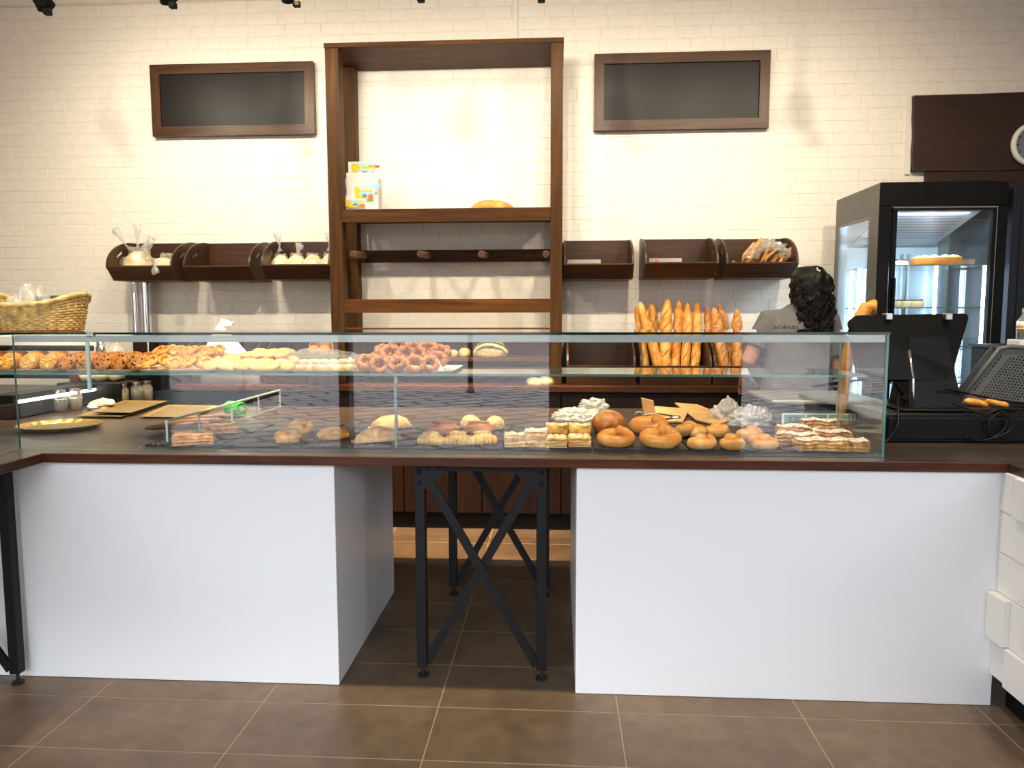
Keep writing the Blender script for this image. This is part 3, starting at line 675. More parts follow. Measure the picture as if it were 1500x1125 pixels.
mk('door_handle', MB().box(FX0+.068, FX0+.08, FY0-.05, FY0-.0205, 1.05, 1.5, c=.003), M['black'], d)
mk('rear_wall', MB().box(FX0+.05, FX1-.05, FY1-.012, FY1-.004, .36, FZ-.128), plain('pale fridge liner', (150, 170, 180), .25), t)
mk('liner_floor', MB().box(FX0+.06, FX1-.06, FY0+.06, FY1-.05, .351, .37), plain('fridge floor', (190, 205, 212), .3), t)
for (x, y) in ((FX0+.075, FY1-.075), (FX0+.20, FY1-.03), (FX0+.33, FY1-.03), (FX1-.085, FY1-.075), (FX1-.045, FY0+.10), (FX0+.045, FY0+.35)):
    mk('led_strip', MB().box(x-.008, x+.008, y-.006, y+.006, .40, FZ-.43), M['led'], t)
rail = MB()
for x in (FX0+.25, FX0+.285, FX0+.39, FX0+.43): rail.box(x-.007, x+.007, FY1-.03, FY1-.013, .4, FZ-.33)
mk('shelf_rail', rail, plain('fridge rail', (170, 184, 194), .25, .7), t)
vent = MB().add([(FX0+.075, FY0+.1, FZ-.135), (FX1-.075, FY0+.1, FZ-.135), (FX1-.09, FY1-.08, FZ-.27), (FX0+.075, FY1-.08, FZ-.27), (FX0+.075, FY0+.1, FZ-.128), (FX1-.075, FY0+.1, FZ-.128), (FX1-.09, FY1-.07, FZ-.262), (FX0+.075, FY1-.07, FZ-.262)],
    [(0,1,2,3),(7,6,5,4),(0,4,5,1),(1,5,6,2),(2,6,7,3),(3,7,4,0)])
v = mk('vent_panel', vent, plain('vent panel', (150, 162, 176), .35, .3), t)
hb = MB(); nrm = Vector((0, -.135, -.44)).normalized()
for i in range(34):
    for j in range(9):
        u = FX0+.10+i*.0128+(j % 2)*.0064; f = .16+j*.082
        c = Vector((u, FY0+.1+f*(FY1-.18-FY0), FZ-.135-f*.135))
        hb.add([c+nrm*.0012+Vector((.0042*math.cos(a), .0062*math.sin(a), -.0019*math.sin(a))) for a in (0, 1.05, 2.09, 3.14, 4.19, 5.24)], [(0,1,2,3,4,5)])
tag(mk('vent_holes', hb, M['matteblack'], v), kind='stuff')
l = bpy.data.lights.new('fridge_tube', 'AREA'); l.shape = 'RECTANGLE'; l.size = .4; l.size_y = .06; l.energy = 9; l.color = (.75, .88, 1)
o = bpy.data.objects.new('fridge_tube', l); COL.objects.link(o); o.parent = t; o.location = Vector((2.02, FY0+.12, FZ-.145))-t.location; o.rotation_euler = (.35, 0, 0)
shz = []
for py in (388, 450, 511, 560):
    z = at(1380, py, FY0+.1).z; shz.append(z); pane('glass_shelf', FX0+.055, FX1-.055, FY0+.075, FY1-.055, z-.006, z, t)
def cake(name, label, px, z, Y, r, h, mt, cat='cake', topm=None, group=None):
    x = at(px, 400, Y).x; t = thing(name, label, cat, (x, Y, z+.0005), group)
    mk('cake_body', MB().lathe([(r*.96, .0), (r, h*.2), (r, h*.85), (r*.95, h), (0, h*1.02)], 28, (x, Y, z+.0005)), mt, t, 'auto')
    if topm:
        b = MB()
        for q in range(12): b.ball((x+r*.75*math.cos(q*PI/6), Y+r*.75*math.sin(q*PI/6), z+h+.003), r*.16, r*.16, .008, 1)
        mk('topping', b, topm, t, True)
    return t
cake('cheesecake', 'tall orange cheesecake on the upper fridge shelf', 1370, shz[0], FY0+.25, .128, .05, M['cheese'], topm=M['cream'])
cake('cream_cake', 'pale cake with dark topping at the left of the upper fridge shelf', 1306, shz[0], FY0+.42, .085, .04, M['cream'], topm=M['cocoa'])
cake('brown_cake', 'low brown cake at the right end of the upper fridge shelf', 1425, shz[0], FY0+.44, .065, .05, plain('brown cake', (128, 76, 48), .6))
for k, (px, lab) in enumerate(((1311, 'left of the row of three'), (1327, 'middle of the row of three'), (1345, 'right of the row of three, cut side showing'))):
    cake('cream_tart', 'small cocoa topped cake, second fridge shelf, '+lab, px, shz[1], FY0+.2, .036, .035, M['cream'], topm=M['cocoa'], group='small cream cakes in the fridge')
t = thing('side_fridge', 'tall blue black cabinet standing right of the glass cake fridge', 'cabinet', (2.8, 4.4, 0))
mk('body', MB().box(2.40, 3.2, 4.16, 4.8, .001, FZ-.02, c=.006), plain('blue black cabinet', (12, 18, 30), .35), t)
mk('door_seam', MB().box(2.44, 3.16, 4.152, 4.1595, .1, FZ-.1, c=.002), plain('blue black door', (13, 20, 34), .3), t)
tag(mk('top_tray', MB().box(2.05, 2.30, 4.2, 4.6, FZ+.001, FZ+.016, c=.003), M['matteblack'], loc=(2.2, 4.4, FZ)), 'flat dark tray lying on top of the cake fridge', 'tray')

# ------------------------------------------------------------------ till, crate, cables
t = thing('cash_drawer', 'wide low black cash drawer box on the counter under the till screen', 'cash drawer', (1.6, 3.0, ZT))
mk('box', MB().box(1.21, 2.1, 2.84, 3.3, ZT+.001, .94, c=.004), M['black'], t)
mk('drawer_front', MB().box(1.23, 2.08, 2.83, 2.8395, ZT+.012, .925, c=.003), M['matteblack'], t)
t = thing('till_screen', 'black touch screen till seen from behind on a thick stand', 'till', (1.55, 3.05, .941))
def tilt(p, px0, py0): return p
c0, c1, c2, c3 = at(1247, 462, 3.02), at(1421, 459, 3.05), at(1392, 556, 2.95), at(1262, 556, 2.95)
nrm = (c1-c0).cross(c3-c0).normalized(); nrm = nrm if nrm.y > 0 else -nrm
def slab(q, th, c=.0):
    return MB().add([p for p in q]+[p+nrm*th for p in q], [(0,1,2,3),(7,6,5,4),(0,4,5,1),(1,5,6,2),(2,6,7,3),(3,7,4,0)])
def rounded(q, r=.03):
    out = []
    for i in range(4):
        a, b_, c_ = q[i-1], q[i], q[(i+1) % 4]
        d0 = (a-b_).normalized()*r; d1 = (c_-b_).normalized()*r
        for k in range(5):
            u = k/4; out.append(b_+d0*(1-u)**2+d1*u**2)
    return out
qq = rounded([c0, c1, c2, c3]); n = len(qq)
sc = MB().add(qq+[p+nrm*.045 for p in qq], [tuple(range(n)), tuple(range(2*n-1, n-1, -1))]+[(i, (i+1) % n, (i+1) % n+n, i+n) for i in range(n)])
mk('screen_shell', sc, M['black'], t)
qi = [p+nrm*.046 for p in (c0+(c2-c0)*.05, c1+(c3-c1)*.05, c2+(c0-c2)*.05, c3+(c1-c3)*.05)]
mk('screen_face', MB().add(qi+[p+nrm*.002 for p in qi], [(0,1,2,3),(7,6,5,4),(0,4,5,1),(1,5,6,2),(2,6,7,3),(3,7,4,0)]), plain('screen', (30, 34, 40), .15), t)
for px in (1300, 1387):
    p = at(px, 462, 3.03); mk('clip', MB().box(p.x-.013, p.x+.013, p.y-.022, p.y+.02, p.z-.018, p.z+.008, c=.003), M['steel'], t)
a, b_ = at(1326, 480, 3.0), at(1385, 600, 2.9)
x0, x1 = at(1326, 560, 2.98).x, at(1392, 560, 2.98).x
mk('stand', MB().add([(x0, 2.93, .942), (x1+.03, 2.93, .942), (x1+.03, 3.12, .942), (x0, 3.12, .942), (x0+.012, 2.995, 1.22), (x1-.015, 2.995, 1.22), (x1-.015, 3.05, 1.22), (x0+.012, 3.05, 1.22)],
    [(0,3,2,1),(4,5,6,7),(0,1,5,4),(1,2,6,5),(2,3,7,6),(3,0,4,7)]), M['black'], t)
mk('stand_trim', MB().sweep([(x0+.012, 2.927, .945), (x0+.018, 2.955, 1.06), (x0+.01, 2.98, 1.17)], .006, 8), M['chrome'], t, True)
mk('stand_base', MB().box(x0-.05, x1+.14, 2.88, 3.2, .9415, .952, c=.004), M['black'], t)
def cable(label, pts, r=.004):
    P = [Vector(p) for p in pts]; out = []
    for i in range(len(P)-1):
        a = P[max(i-1, 0)]; b_, c_ = P[i], P[i+1]; d = P[min(i+2, len(P)-1)]
        for k in range(6):
            u = k/6; out.append(.5*((2*b_)+(c_-a)*u+(2*a-5*b_+4*c_-d)*u*u+(3*b_-a-3*c_+d)*u**3))
    out.append(P[-1])
    return tag(mk('cable', MB().sweep(out, r, 6), M['black'], None, True, loc=P[0]), label, 'cable')
cable('black cable hanging from behind the till screen down to the counter', [at(1300, 545, 3.0), at(1325, 585, 3.0), at(1316, 585, 2.9), at(1316, 620, 2.815), at(1308, 636, 2.805), on(1298, 648, ZT+.006)])
cable('black cable looping behind the end of the glass case', [at(1302, 560, 3.0), at(1315, 555, 3.02), at(1326, 562, 3.02), at(1330, 580, 3.0), at(1322, 592, 2.98)])
zc = .946
cable('black cable running from the till stand towards the crate', [at(1385, 570, 2.9), at(1420, 577, 2.92), at(1450, 583, 2.86), at(1478, 588, 2.85), at(1512, 592, 2.85)])
cable('coiled black cable hanging over the drawer front by the crate', [at(1395, 590, 2.86), at(1440, 606, 2.822), at(1466, 600, 2.818), at(1474, 625, 2.81), at(1452, 640, 2.81), at(1448, 618, 2.812), at(1470, 604, 2.82), at(1480, 630, 2.808), at(1440, 645, 2.806), at(1415, 640, 2.81)])
cable('thin black cable lying tangled on the cash drawer top', [(1.5, 2.9, .945), (1.6, 2.86, .945), (1.72, 2.9, .947), (1.68, 2.98, .945), (1.78, 2.92, .948), (1.9, 2.95, .945)])
# grey perforated crate, tipped on its side
t = thing('bread_crate', 'grey perforated plastic bread crate tipped up beside the till', 'crate', (1.95, 3.2, .941))
A = at(1405, 588, 3.02); B = at(1468, 509, 3.02); C_ = at(1560, 514, 3.02); D = at(1560, 592, 3.02)
def crate_map(u, v, dep=0): return Vector((u, 3.02+dep+max(0, 0)*0, v))
ol = [(A.x, A.z), (B.x-.01, B.z-.005), (B.x+.03, B.z+.004), (C_.x, C_.z), (D.x, D.z)]
holes = []
def inside(u, v, mg):
    d = Vector((B.x-A.x, B.z-A.z)).normalized(); w = (u-A.x)*d.y-(v-A.z)*d.x
    return w > mg and v < B.z-.035 and v > A.z+.008 and u < C_.x-.02
d2 = Vector((B.x-A.x, B.z-A.z)).normalized(); n2 = Vector((d2.y, -d2.x)); L = (Vector((B.x, B.z))-Vector((A.x, A.z))).length
for i in range(11):
    c = Vector((A.x, A.z))+d2*(.07+i*.016)+n2*.018
    holes.append([(c.x+.0055*math.cos(q*PI/3), c.y+.0055*math.sin(q*PI/3)) for q in range(6)])
for i in range(2, 24):
    for j in range(3, 18):
        c = Vector((A.x, A.z))+d2*(i*.0125+(j % 2)*.006)+n2*(.016+j*.0115)
        if inside(c.x, c.y, .036): holes.append([(c.x+.0042*math.cos(q*PI/3), c.y+.0042*math.sin(q*PI/3)) for q in range(6)])
mk('perforated_side', MB().plate(ol, holes, lambda u, v: (u, 3.02, v), lambda u, v: (u, 3.026, v)), M['grey'], t)
mk('rim', MB().sweep([(A.x, 3.02, A.z), (B.x-.01, 3.02, B.z-.005), (B.x+.03, 3.02, B.z+.004), (C_.x, 3.02, C_.z)], .009, 8), M['grey'], t, True)
mk('crate_floor', MB().add([(B.x, 3.026, B.z), (C_.x, 3.026, C_.z), (C_.x, 3.09, C_.z), (B.x, 3.09, B.z), (B.x, 3.026, B.z-.006), (C_.x, 3.026, C_.z-.006), (C_.x, 3.09, C_.z-.006), (B.x, 3.09, B.z-.006)],
    [(0,1,2,3),(7,6,5,4),(0,4,5,1),(1,5,6,2),(2,6,7,3),(3,7,4,0)]), M['grey'], t)
mk('far_side', MB().plate(ol, [], lambda u, v: (u, 3.084, v), lambda u, v: (u, 3.09, v)), M['grey'], t)
t = thing('dark_side_counter', 'black counter unit behind the crate at the right edge', 'counter', (2.3, 3.5, 0))
mk('body', MB().box(2.03, 2.9, 3.42, 3.8, .001, 1.15, c=.005), M['matteblack'], t)
mk('top', MB().box(2.02, 2.91, 3.41, 3.81, 1.151, 1.165, c=.003), M['black'], t)
# ------------------------------------------------------------------ baked goods: shape helpers (each mesh stands on z = 0)
def lump(rx, ry, rz, seed=0, amp=.06, freq=2.2, sub=3, floor_=.45, mi=0, c=(0, 0, 0), b=None):
    b = b or MB(); bb = bmesh.new(); bmesh.ops.create_icosphere(bb, subdivisions=sub, radius=1); o = Vector((seed*7.31, seed*3.17, seed*1.7))
    for v in bb.verts:
        p = v.co.copy(); k = 1+amp*noise.noise(p*freq+o)+amp*.5*noise.noise(p*freq*2.3+o)
        q = Vector((p.x*rx*k, p.y*ry*k, p.z*rz*k)); q.z = max(q.z, -floor_*rz)+floor_*rz
        v.co = q+Vector(c)
    return b.bm(bb, mi)
def jitter(b, amp, freq, seed=0):
    o = Vector((seed*5.1, seed*2.3, seed*9.7))
    b.v = [p+Vector((noise.noise(p*freq+o), noise.noise(p*freq+o+Vector((31, 7, 3))), noise.noise(p*freq+o+Vector((5, 41, 9)))))*amp for p in b.v]; return b
def ringbread(r, ry, th, seed=0, over=.3, n=34, seg=12):
    """coil: a tapered rope laid round with its end tucked over"""
    rn = random.Random(seed); pts = []; rad = []
    for i in range(n):
        u = i/(n-1); a = .75+u*(2*PI+over*2.4); k = 1-.32*max(0, (u-.72)/.28)
        x = r*k*math.cos(a); y = ry*k*math.sin(a); z = th*.86+th*1.0*max(0, (u-.74)/.26)**1.0
        pts.append((x, y, z)); rad.append(th*(.86+.16*math.sin(u*PI)+.05*math.sin(u*11+seed)))
    rad[0] *= .6; rad[-1] *= .55
    b = MB().sweep(pts, rad, seg, flat=1.0); b.v = [Vector((p.x, p.y, max(p.z, 0))) for p in b.v]; return jitter(b, th*.10, 18, seed)
def flat0(b):
    z = min(p.z for p in b.v); b.v = [Vector((p.x, p.y, p.z-z)) for p in b.v]; return b
def single(name, b, mt, label, cat, loc, rot=(0, 0, 0), group=None, smooth=True, scale=None):
    o = mk(name, b, mt, None, smooth); return tag(put(o, loc, rot, scale=scale), label, cat, group)

# ------------------------------------------------------------------ slates and the lower row
ZSL_ = .841
sl = [('A', 190, 304, 'leftmost, carrying the flaky slabs'), ('B', 309, 431, 'under the pair of stuffed pastries'), ('C', 435, 598, 'under the empanadas'), ('D', 604, 734, 'under the cheese topped buns'),
      ('E', 738, 867, 'under the custard squares'), ('F', 871, 1008, 'under the big coiled breads'), ('G', 1011, 1143, 'under the small knotted rolls'), ('H', 1146, 1279, 'rightmost, under the apple slices')]
for nm, a, c, lab in sl:
    A = on(a, 658, ZSL_); C_ = on(c, 658, ZSL_); x0, x1 = A.x, C_.x; n = 10; o = []
    for (p, q) in (((x0, 2.60), (x1, 2.60)), ((x1, 2.60), (x1, 3.16)), ((x1, 3.16), (x0, 3.16)), ((x0, 3.16), (x0, 2.60))):
        for i in range(n): u = i/n; o.append((p[0]+(q[0]-p[0])*u+rnd.uniform(-.0015, .0015), p[1]+(q[1]-p[1])*u+rnd.uniform(-.0015, .0015)))
    b = MB().plate(o, [], lambda u, v: (u, v, ZT+.0005), lambda u, v: (u, v, ZSL_))
    tag(mk('slate_board', b, M['slate'], loc=((x0+x1)/2, 2.88, ZT)), 'black slate serving board with chipped edges, '+lab, 'slate board', 'slate boards in the glass case')
Z0 = ZSL_+.0005
def P(px, py): return on(px, py, Z0)
def span(px0, px1, py):                 # ground point and width of a thing seen between two columns
    a, c = P(px0, py), P(px1, py); return (a+c)/2, (c-a).length
# flaky slabs and sticks
def slabm(l, w, h, seed):
    b = MB(); n = 10; rn = random.Random(seed)
    for k in range(5):
        z0 = h*k/5; z1 = h*(k+.86)/5; g = rn.uniform(-.006, .004); b.box(-l/2-g, l/2+g, -w/2-g*.6, w/2+g*.6, z0, z1, c=h*.03)
    b.v = [p for p in b.v]; return jitter(b, .006, 26, seed)
def layered(l, w, h, seed, nx=14, ny=8):
    """solid flaky block: dense grid box with wavy top and ragged layered sides"""
    b = MB(); vs = []; fs = []; L_ = 6
    def per(i):
        t = [(-1+2*k/nx, -1) for k in range(nx)]+[(1, -1+2*k/ny) for k in range(ny)]+[(1-2*k/nx, 1) for k in range(nx)]+[(-1, 1-2*k/ny) for k in range(ny)]
        return t
    pr_ = per(0); m_ = len(pr_)
    for k in range(L_+1):
        s = (1 if k % 2 == 0 else .935)*(.97 if k in (0, L_) else 1)
        for (u, v) in pr_: vs.append(Vector((u*l/2*s, v*w/2*s, h*k/L_)))
    for k in range(L_):
        for q in range(m_): fs.append((k*m_+q, k*m_+(q+1) % m_, (k+1)*m_+(q+1) % m_, (k+1)*m_+q))
    o = len(vs)
    for j in range(1, ny):
        for i in range(1, nx):
            u, v = -1+2*i/nx, -1+2*j/ny; vs.append(Vector((u*l/2, v*w/2, h*(1.06+.10*noise.noise(Vector((u*4, v*4, seed)))))))
    def idx(i, j):
        t = L_*m_
        if j == 0: return t+i
        if i == nx: return t+nx+j
        if j == ny: return t+nx+ny+(nx-i)
        if i == 0: return t+2*nx+ny+(ny-j) if j > 0 else t
        return o+(j-1)*(nx-1)+(i-1)
    for j in range(ny):
        for i in range(nx): fs.append((idx(i, j), idx(i+1, j), idx(i+1, j+1), idx(i, j+1)))
    fs.append(tuple(reversed(range(m_)))); b.add(vs, fs)
    for q, p in enumerate(b.v):
        if p.z > .001: b.v[q] = p+Vector((noise.noise(p*60), noise.noise(p*60+Vector((9, 9, 9))), noise.noise(p*45+Vector((3, 1, 8)))))*.0048
    return b
c, w = span(246, 300, 652); single('flaky_slab', layered(.145, .10, .036, 1), M['slab'], 'golden flaky pastry slab at the front of the leftmost slate', 'pastry', c+Vector((.005, .05, 0)), (0, 0, .35), None, False)
c, w = span(286, 330, 636); single('flaky_slab', layered(.13, .085, .03, 2), M['slab'], 'second flaky pastry slab tucked behind the front one on the leftmost slate', 'pastry', c+Vector((.01, .055, 0)), (0, 0, .5), None, False)
for k, (x, y, lab) in enumerate(((258, 630, 'left of three'), (278, 624, 'middle of three'), (298, 618, 'right of three'))):
    b = flat0(jitter(MB().sweep([(-.13, 0, .011), (-.1, 0, .012), (0, .004, .013), (.1, 0, .012), (.13, 0, .011)], [.006, .013, .016, .013, .006], 10, flat=.8), .003, 40, k))
    single('pastry_stick', b, M['stick'], f'long thin brown pastry stick behind the flaky slabs, {lab}', 'pastry', P(x, y)+Vector((.0, .03, .0)), (0, 0, .62), 'brown pastry sticks')
# stuffed pastries
def stuffed(rx, ry, rz, seed):
    b = lump(rx, ry, rz, seed, .16, 2.4, 3, .5)
    for k in range(3): lump(rx*.45, ry*.5, rz*.45, seed+k, .3, 3, 2, .3, c=(rx*(.25-.35*k), -ry*.25+.1*ry*k, rz*.8), b=b)
    return b
c, w = span(398, 436, 650); single('stuffed_pastry', stuffed(.052, .042, .034, 3), M['filled'], 'round stuffed pastry with cheesy top, front one of the pair', 'pastry', c+Vector((0, .04, 0)), (0, 0, .6))
c, w = span(412, 456, 637); single('stuffed_pastry', stuffed(.062, .045, .036, 4), M['filled'], 'oval stuffed pastry with cheesy top, rear one of the pair', 'pastry', c+Vector((.003, .05, 0)), (0, 0, -.5))
b = lump(.062, .042, .033, 5, .1, 2.2, 3, .45)
for k in range(8): b.ball((-.05+.0145*k, -.036+.012*abs(k-3.5)/3.5, .014), .009, .008, .010, 2)
c, w = span(458, 507, 645); single('stuffed_pastry', b, M['filled'], 'single pointed pastry with pleated edge beside the slate seam', 'pastry', c+Vector((0, .045, 0)), (0, 0, .45))
# empanadas: half-moons with a crimped rim
def empanada(r, seed):
    def dome(x, y): return .050*max(0, 1-(x/(r*1.0))**2-((y-.40*r)/(r*.50))**2)**.55
    n = 30; b = MB(); vs = []; fs = []; rows = 9
    for j in range(rows+1):
        u = j/rows
        for i in range(n+1):
            a = PI*i/n; rr = r*u*(1+(.035*math.sin(i*1.9) if j == rows else 0)); h = dome(rr*math.cos(a)*1.1, rr*math.sin(a)*.92)
            vs.append(Vector((rr*math.cos(a)*1.1, rr*math.sin(a)*.92, .009+h+(.004*math.sin(i*1.9) if j >= rows-1 else 0))))
    for j in range(rows):
        for i in range(n): q = j*(n+1)+i; fs.append((q, q+1, q+n+2, q+n+1))
    k = len(vs); vs += [Vector((p.x, p.y, .0)) for p in vs]; fs += [tuple(reversed([t+k for t in f])) for f in fs]
    rim = [rows*(n+1)+i for i in range(n+1)]
    fs += [(rim[i], rim[i+1], rim[i+1]+k, rim[i]+k) for i in range(n)]
    fs += [(j*(n+1)+n, (j+1)*(n+1)+n, (j+1)*(n+1)+n+k, j*(n+1)+n+k) for j in range(rows)]+[((j+1)*(n+1), j*(n+1), j*(n+1)+k, (j+1)*(n+1)+k) for j in range(rows)]
    b.add(vs, fs); b.v = [p-Vector((0, r*.45, 0)) for p in b.v]; b.v = [Vector((p.x, p.y, p.z+(.003*noise.noise(p*30+Vector((seed, 0, 0))) if p.z > .002 else 0))) for p in b.v]; return b
c, w = span(519, 580, 652); single('empanada', empanada(.085, 1), M['empan'], 'golden half-moon empanada with crimped rim, front one', 'pastry', c+Vector((-.002, .062, .0)), (0.16, 0, .45+PI))
c, w = span(540, 582, 634); single('empanada', empanada(.082, 2), M['empan'], 'golden half-moon empanada leaning behind the front one', 'pastry', c+Vector((.012, .10, 0)), (0.1, 0, .4+PI))
# cheese topped braided buns
def braided(rx, ry, rz, seed):
    b = MB()
    for k in range(6):
        a = -1+2*k/5; lump(rx*.34, ry*(1.0-.35*a*a), rz*(1-.3*a*a), seed+k*.3, .08, 2.4, 2, .45, c=(a*rx*.78, 0, 0), b=b)
    lump(rx*.7, ry*.35, rz*.4, seed+9, .35, 4, 2, .2, c=(0, 0, rz*1.15), b=b); return b
for k, (a, d, y, lab) in enumerate(((610, 648, 653, 'left one of the front three'), (650, 688, 653, 'middle one of the front three'), (686, 726, 653, 'right one of the front three'))):
    c, w = span(a, d, y); single('cheese_bun', braided(.049, .04, .031, k+1), M['braid'], 'pleated cheese topped bun, '+lab, 'bun', c+Vector((0, .042, 0)), (0, 0, (k-1)*.25), 'front row of cheese buns')
for k, (a, d, y, lab) in enumerate(((623, 672, 638, 'left'), (677, 722, 638, 'right'))):
    c, w = span(a, d, y); b = lump(.064, .045, .032, k+11, .06, 2, 3, .45); jitter(b, .003, 40, k)
    b.sweep([(-.045, -.012, .047), (0, -.016, .0495), (.045, -.012, .046)], [.003, .006, .003], 6)
    single('brown_roll', b, M['brown'], f'smooth brown filled roll behind the cheese buns, {lab} one of two', 'bun', c+Vector((0, .05, 0)), (0, 0, .1-.2*k))
for k, (a, d, y, lab) in enumerate(((673, 702, 630, 'left'), (711, 736, 631, 'right'))):
    c, w = span(a, d, y); single('sesame_bun', lump(.044-.004*k, .042, .04, k+21, .07, 2.2, 3, .4), M['sesame'], f'small round sesame bun at the back of the cheese bun slate, {lab} one', 'bun', c+Vector((0, .045, 0)))
# puff squares
def puff(w, h, seed, dip=True):
    b = layered(w, w*.95, h, seed, 10, 8)
    for q, p in enumerate(b.v):
        if p.z > h*.6:
            e = max(abs(p.x), abs(p.y))/(w/2); b.v[q] = p+Vector((0, 0, (.012*max(0, (e-.55)/.45) if dip else 0)))
    return b
for k, (a, d, y, h, mt, lab) in enumerate(((738, 769, 655, .034, 'puff', 'pale flaky puff square, leftmost on its slate'), (768, 800, 655, .046, 'puff', 'tall pale puff square with raised corners, second on its slate'))):
    c, w = span(a, d, y); single('puff_square', puff(w*1.02, h, k+3), M[mt], lab, 'pastry', c+Vector((0, w*.5, 0)), (0, 0, .05-.1*k), None, False)
for k, (a, d, y, lab) in enumerate(((799, 831, 656, 'left of two'), (832, 866, 655, 'right of two'))):
    c, w = span(a, d, y); t = thing('custard_square', 'sugar dusted custard square with browned top, '+lab, 'pastry', c+Vector((0, w*.5, 0)))
    b = puff(w*1.0, .026, k+13, False); mk('pastry_base', b, M['puff'], None, False).parent = t
    b = MB()
    for q in range(9): lump(w*.25, w*.25, .011, q+k*9, .3, 3, 2, .4, c=((q % 3-1)*w*.27, (q//3-1)*w*.26, .024), b=b)
    mk('custard_top', b, M['custard'], None, True).parent = t
c, w = span(799, 866, 640)
for k in range(2): single('custard_square', puff(w*.5, .032, k+23), M['custard'], 'custard square at the back of the slate, '+('left' if k == 0 else 'right')+' of the rear two', 'pastry', c+Vector(((k-.5)*w*.5, w*.36, 0)))
# round loaf and coiled breads
c, w = span(868, 917, 636); single('round_loaf', lump(w*.51, w*.5, w*.42, 31, .03, 1.6, 4, .62), M['round'], 'round glossy brown bread with a pale floury crown', 'bread', c+Vector((0, w*.42, 0)))
for k, (a, d, y, sq, lab) in enumerate(((874, 934, 656, .75, 'left one in front of the round bread'), (935, 1005, 658, .7, 'large right one at the front of the slate'), (924, 986, 638, .7, 'rear one behind the front two'))):
    c, w = span(a, d, y); r = w/2*.70; th = w*.150
    single('coiled_bread', ringbread(r, r*sq, th, k+2), M['ring'], 'golden coiled ring bread, '+lab, 'bread', c+Vector((0, w*.40, .010)), (.24, 0, (.2, .5, -.4)[k]))
# small knotted rolls
def knot(w, seed):
    b = ringbread(w*.33, w*.25, w*.19, seed, .1, 26, 10); lump(w*.24, w*.23, w*.19, seed, .06, 2, 3, .5, c=(.01*math.sin(seed*3), 0, w*.20), b=b); return b
for k, (a, d, y, lab) in enumerate(((1011, 1054, 659, 'front left'), (1054, 1098, 660, 'front middle'), (1099, 1144, 660, 'front right'), (990, 1040, 644, 'rear left'), (1034, 1075, 642, 'rear middle, standing highest'), (1082, 1122, 646, 'rear right, half hidden'))):
    c, w = span(a, d, y); single('knotted_roll', knot(w*1.04, k+2), M['bun'], f'small knotted milk roll with a round knob, {lab}', 'roll', c+Vector((0, w*.42, 0)), (0, 0, k*1.3), 'knotted milk rolls')
# apple strudel slices
def strudel(l, w, h, seed):
    b = layered(l, w, h, seed, 16, 6); b.v = [Vector((p.x, p.y, p.z*(1+.07*math.sin(p.x*70+seed*1.7)*(p.z > h*.5)))) for p in b.v]; return b
for k, (a, d, y, rz, lab) in enumerate(((1170, 1217, 661, .05, 'front left, most sugared'), (1212, 1276, 662, -.1, 'front right, longest'), (1141, 1203, 652, -.2, 'left behind the front ones'), (1193, 1252, 648, -.15, 'middle right of the heap'), (1142, 1190, 642, -.15, 'upper left of the heap'), (1178, 1232, 632, -.1, 'rearmost of the heap'))):
    c, w = span(a, d, y); single('apple_slice', strudel(w*.98, .075, .037+.006*(k in (4, 5)), k+41), M['strudel'], 'sugared apple pastry slice, '+lab, 'pastry', c+Vector((0, .04, 0)), (0, 0, rz), 'apple pastry slices', False)
# crumbs
cb = MB()
for q in range(150):
    px = rnd.choice([rnd.uniform(200, 240), rnd.uniform(460, 560), rnd.uniform(740, 870), rnd.uniform(880, 1000), rnd.uniform(1020, 1270)]); p = on(px, rnd.uniform(645, 657), Z0)
    cb.ball((p.x, p.y, p.z+.0008), rnd.uniform(.001, .0028), rnd.uniform(.001, .0028), .0012, 1)
tag(mk('crumbs', cb, M['puff'], loc=(0, 2.65, Z0)), 'pale pastry crumbs scattered along the front of the slates', 'crumbs', kind='stuff')

# ------------------------------------------------------------------ upper glass shelf
ZG = ZS+.0008
def G(px, Y): p = at(px, 545, Y); return Vector((p.x, Y, ZG))
def cardtray(px0, px1, y0, y1, label, lift=.0, name='card_tray', mt='traycard'):
    a, c = G(px0, y0), G(px1, y0); x0, x1 = a.x, c.x; r = .02; o = []
    for (cx, cy, a0) in ((x1-r, y0+r, -PI/2), (x1-r, y1-r, 0), (x0+r, y1-r, PI/2), (x0+r, y0+r, PI)):
        for k in range(5): o.append((cx+r*math.cos(a0+k*PI/8), cy+r*math.sin(a0+k*PI/8)))
    cx, cy = (x0+x1)/2, (y0+y1)/2
    s = lambda u, v, f: (cx+(u-cx)*f, cy+(v-cy)*f)
    vs = [(*s(u, v, .94), ZG) for u, v in o]+[(*s(u, v, 1.0), ZG+.008) for u, v in o]+[(*s(u, v, .99), ZG+.0086) for u, v in o]+[(*s(u, v, .93), ZG+.0012) for u, v in o]
    n = len(o); fs = [tuple(reversed(range(n))), tuple(3*n+i for i in range(n))]
    for k in range(3): fs += [(k*n+i, k*n+(i+1) % n, (k+1)*n+(i+1) % n, (k+1)*n+i) for i in range(n)]
    return tag(mk(name, MB().add(vs, fs), M[mt], loc=(cx, cy, ZG)), label, 'tray', 'card trays on the glass shelf')
for a, d, lab in ((-70, 83, 'under the almond biscuits'), (88, 196, 'under the chocolate chip biscuits'), (199, 306, 'under the palmiers'), (310, 418, 'under the oval butter biscuits'), (422, 532, 'under the bagged sugar pastries')):
    cardtray(a, d, 2.605, 2.885, 'flat pale card tray '+lab+' on the glass shelf')
cardtray(536, 664, 2.60, 2.89, 'flat white paper lined tray with lifted rim under the fried rings on the glass shelf', mt='paper')
ZG2 = ZG+.0014
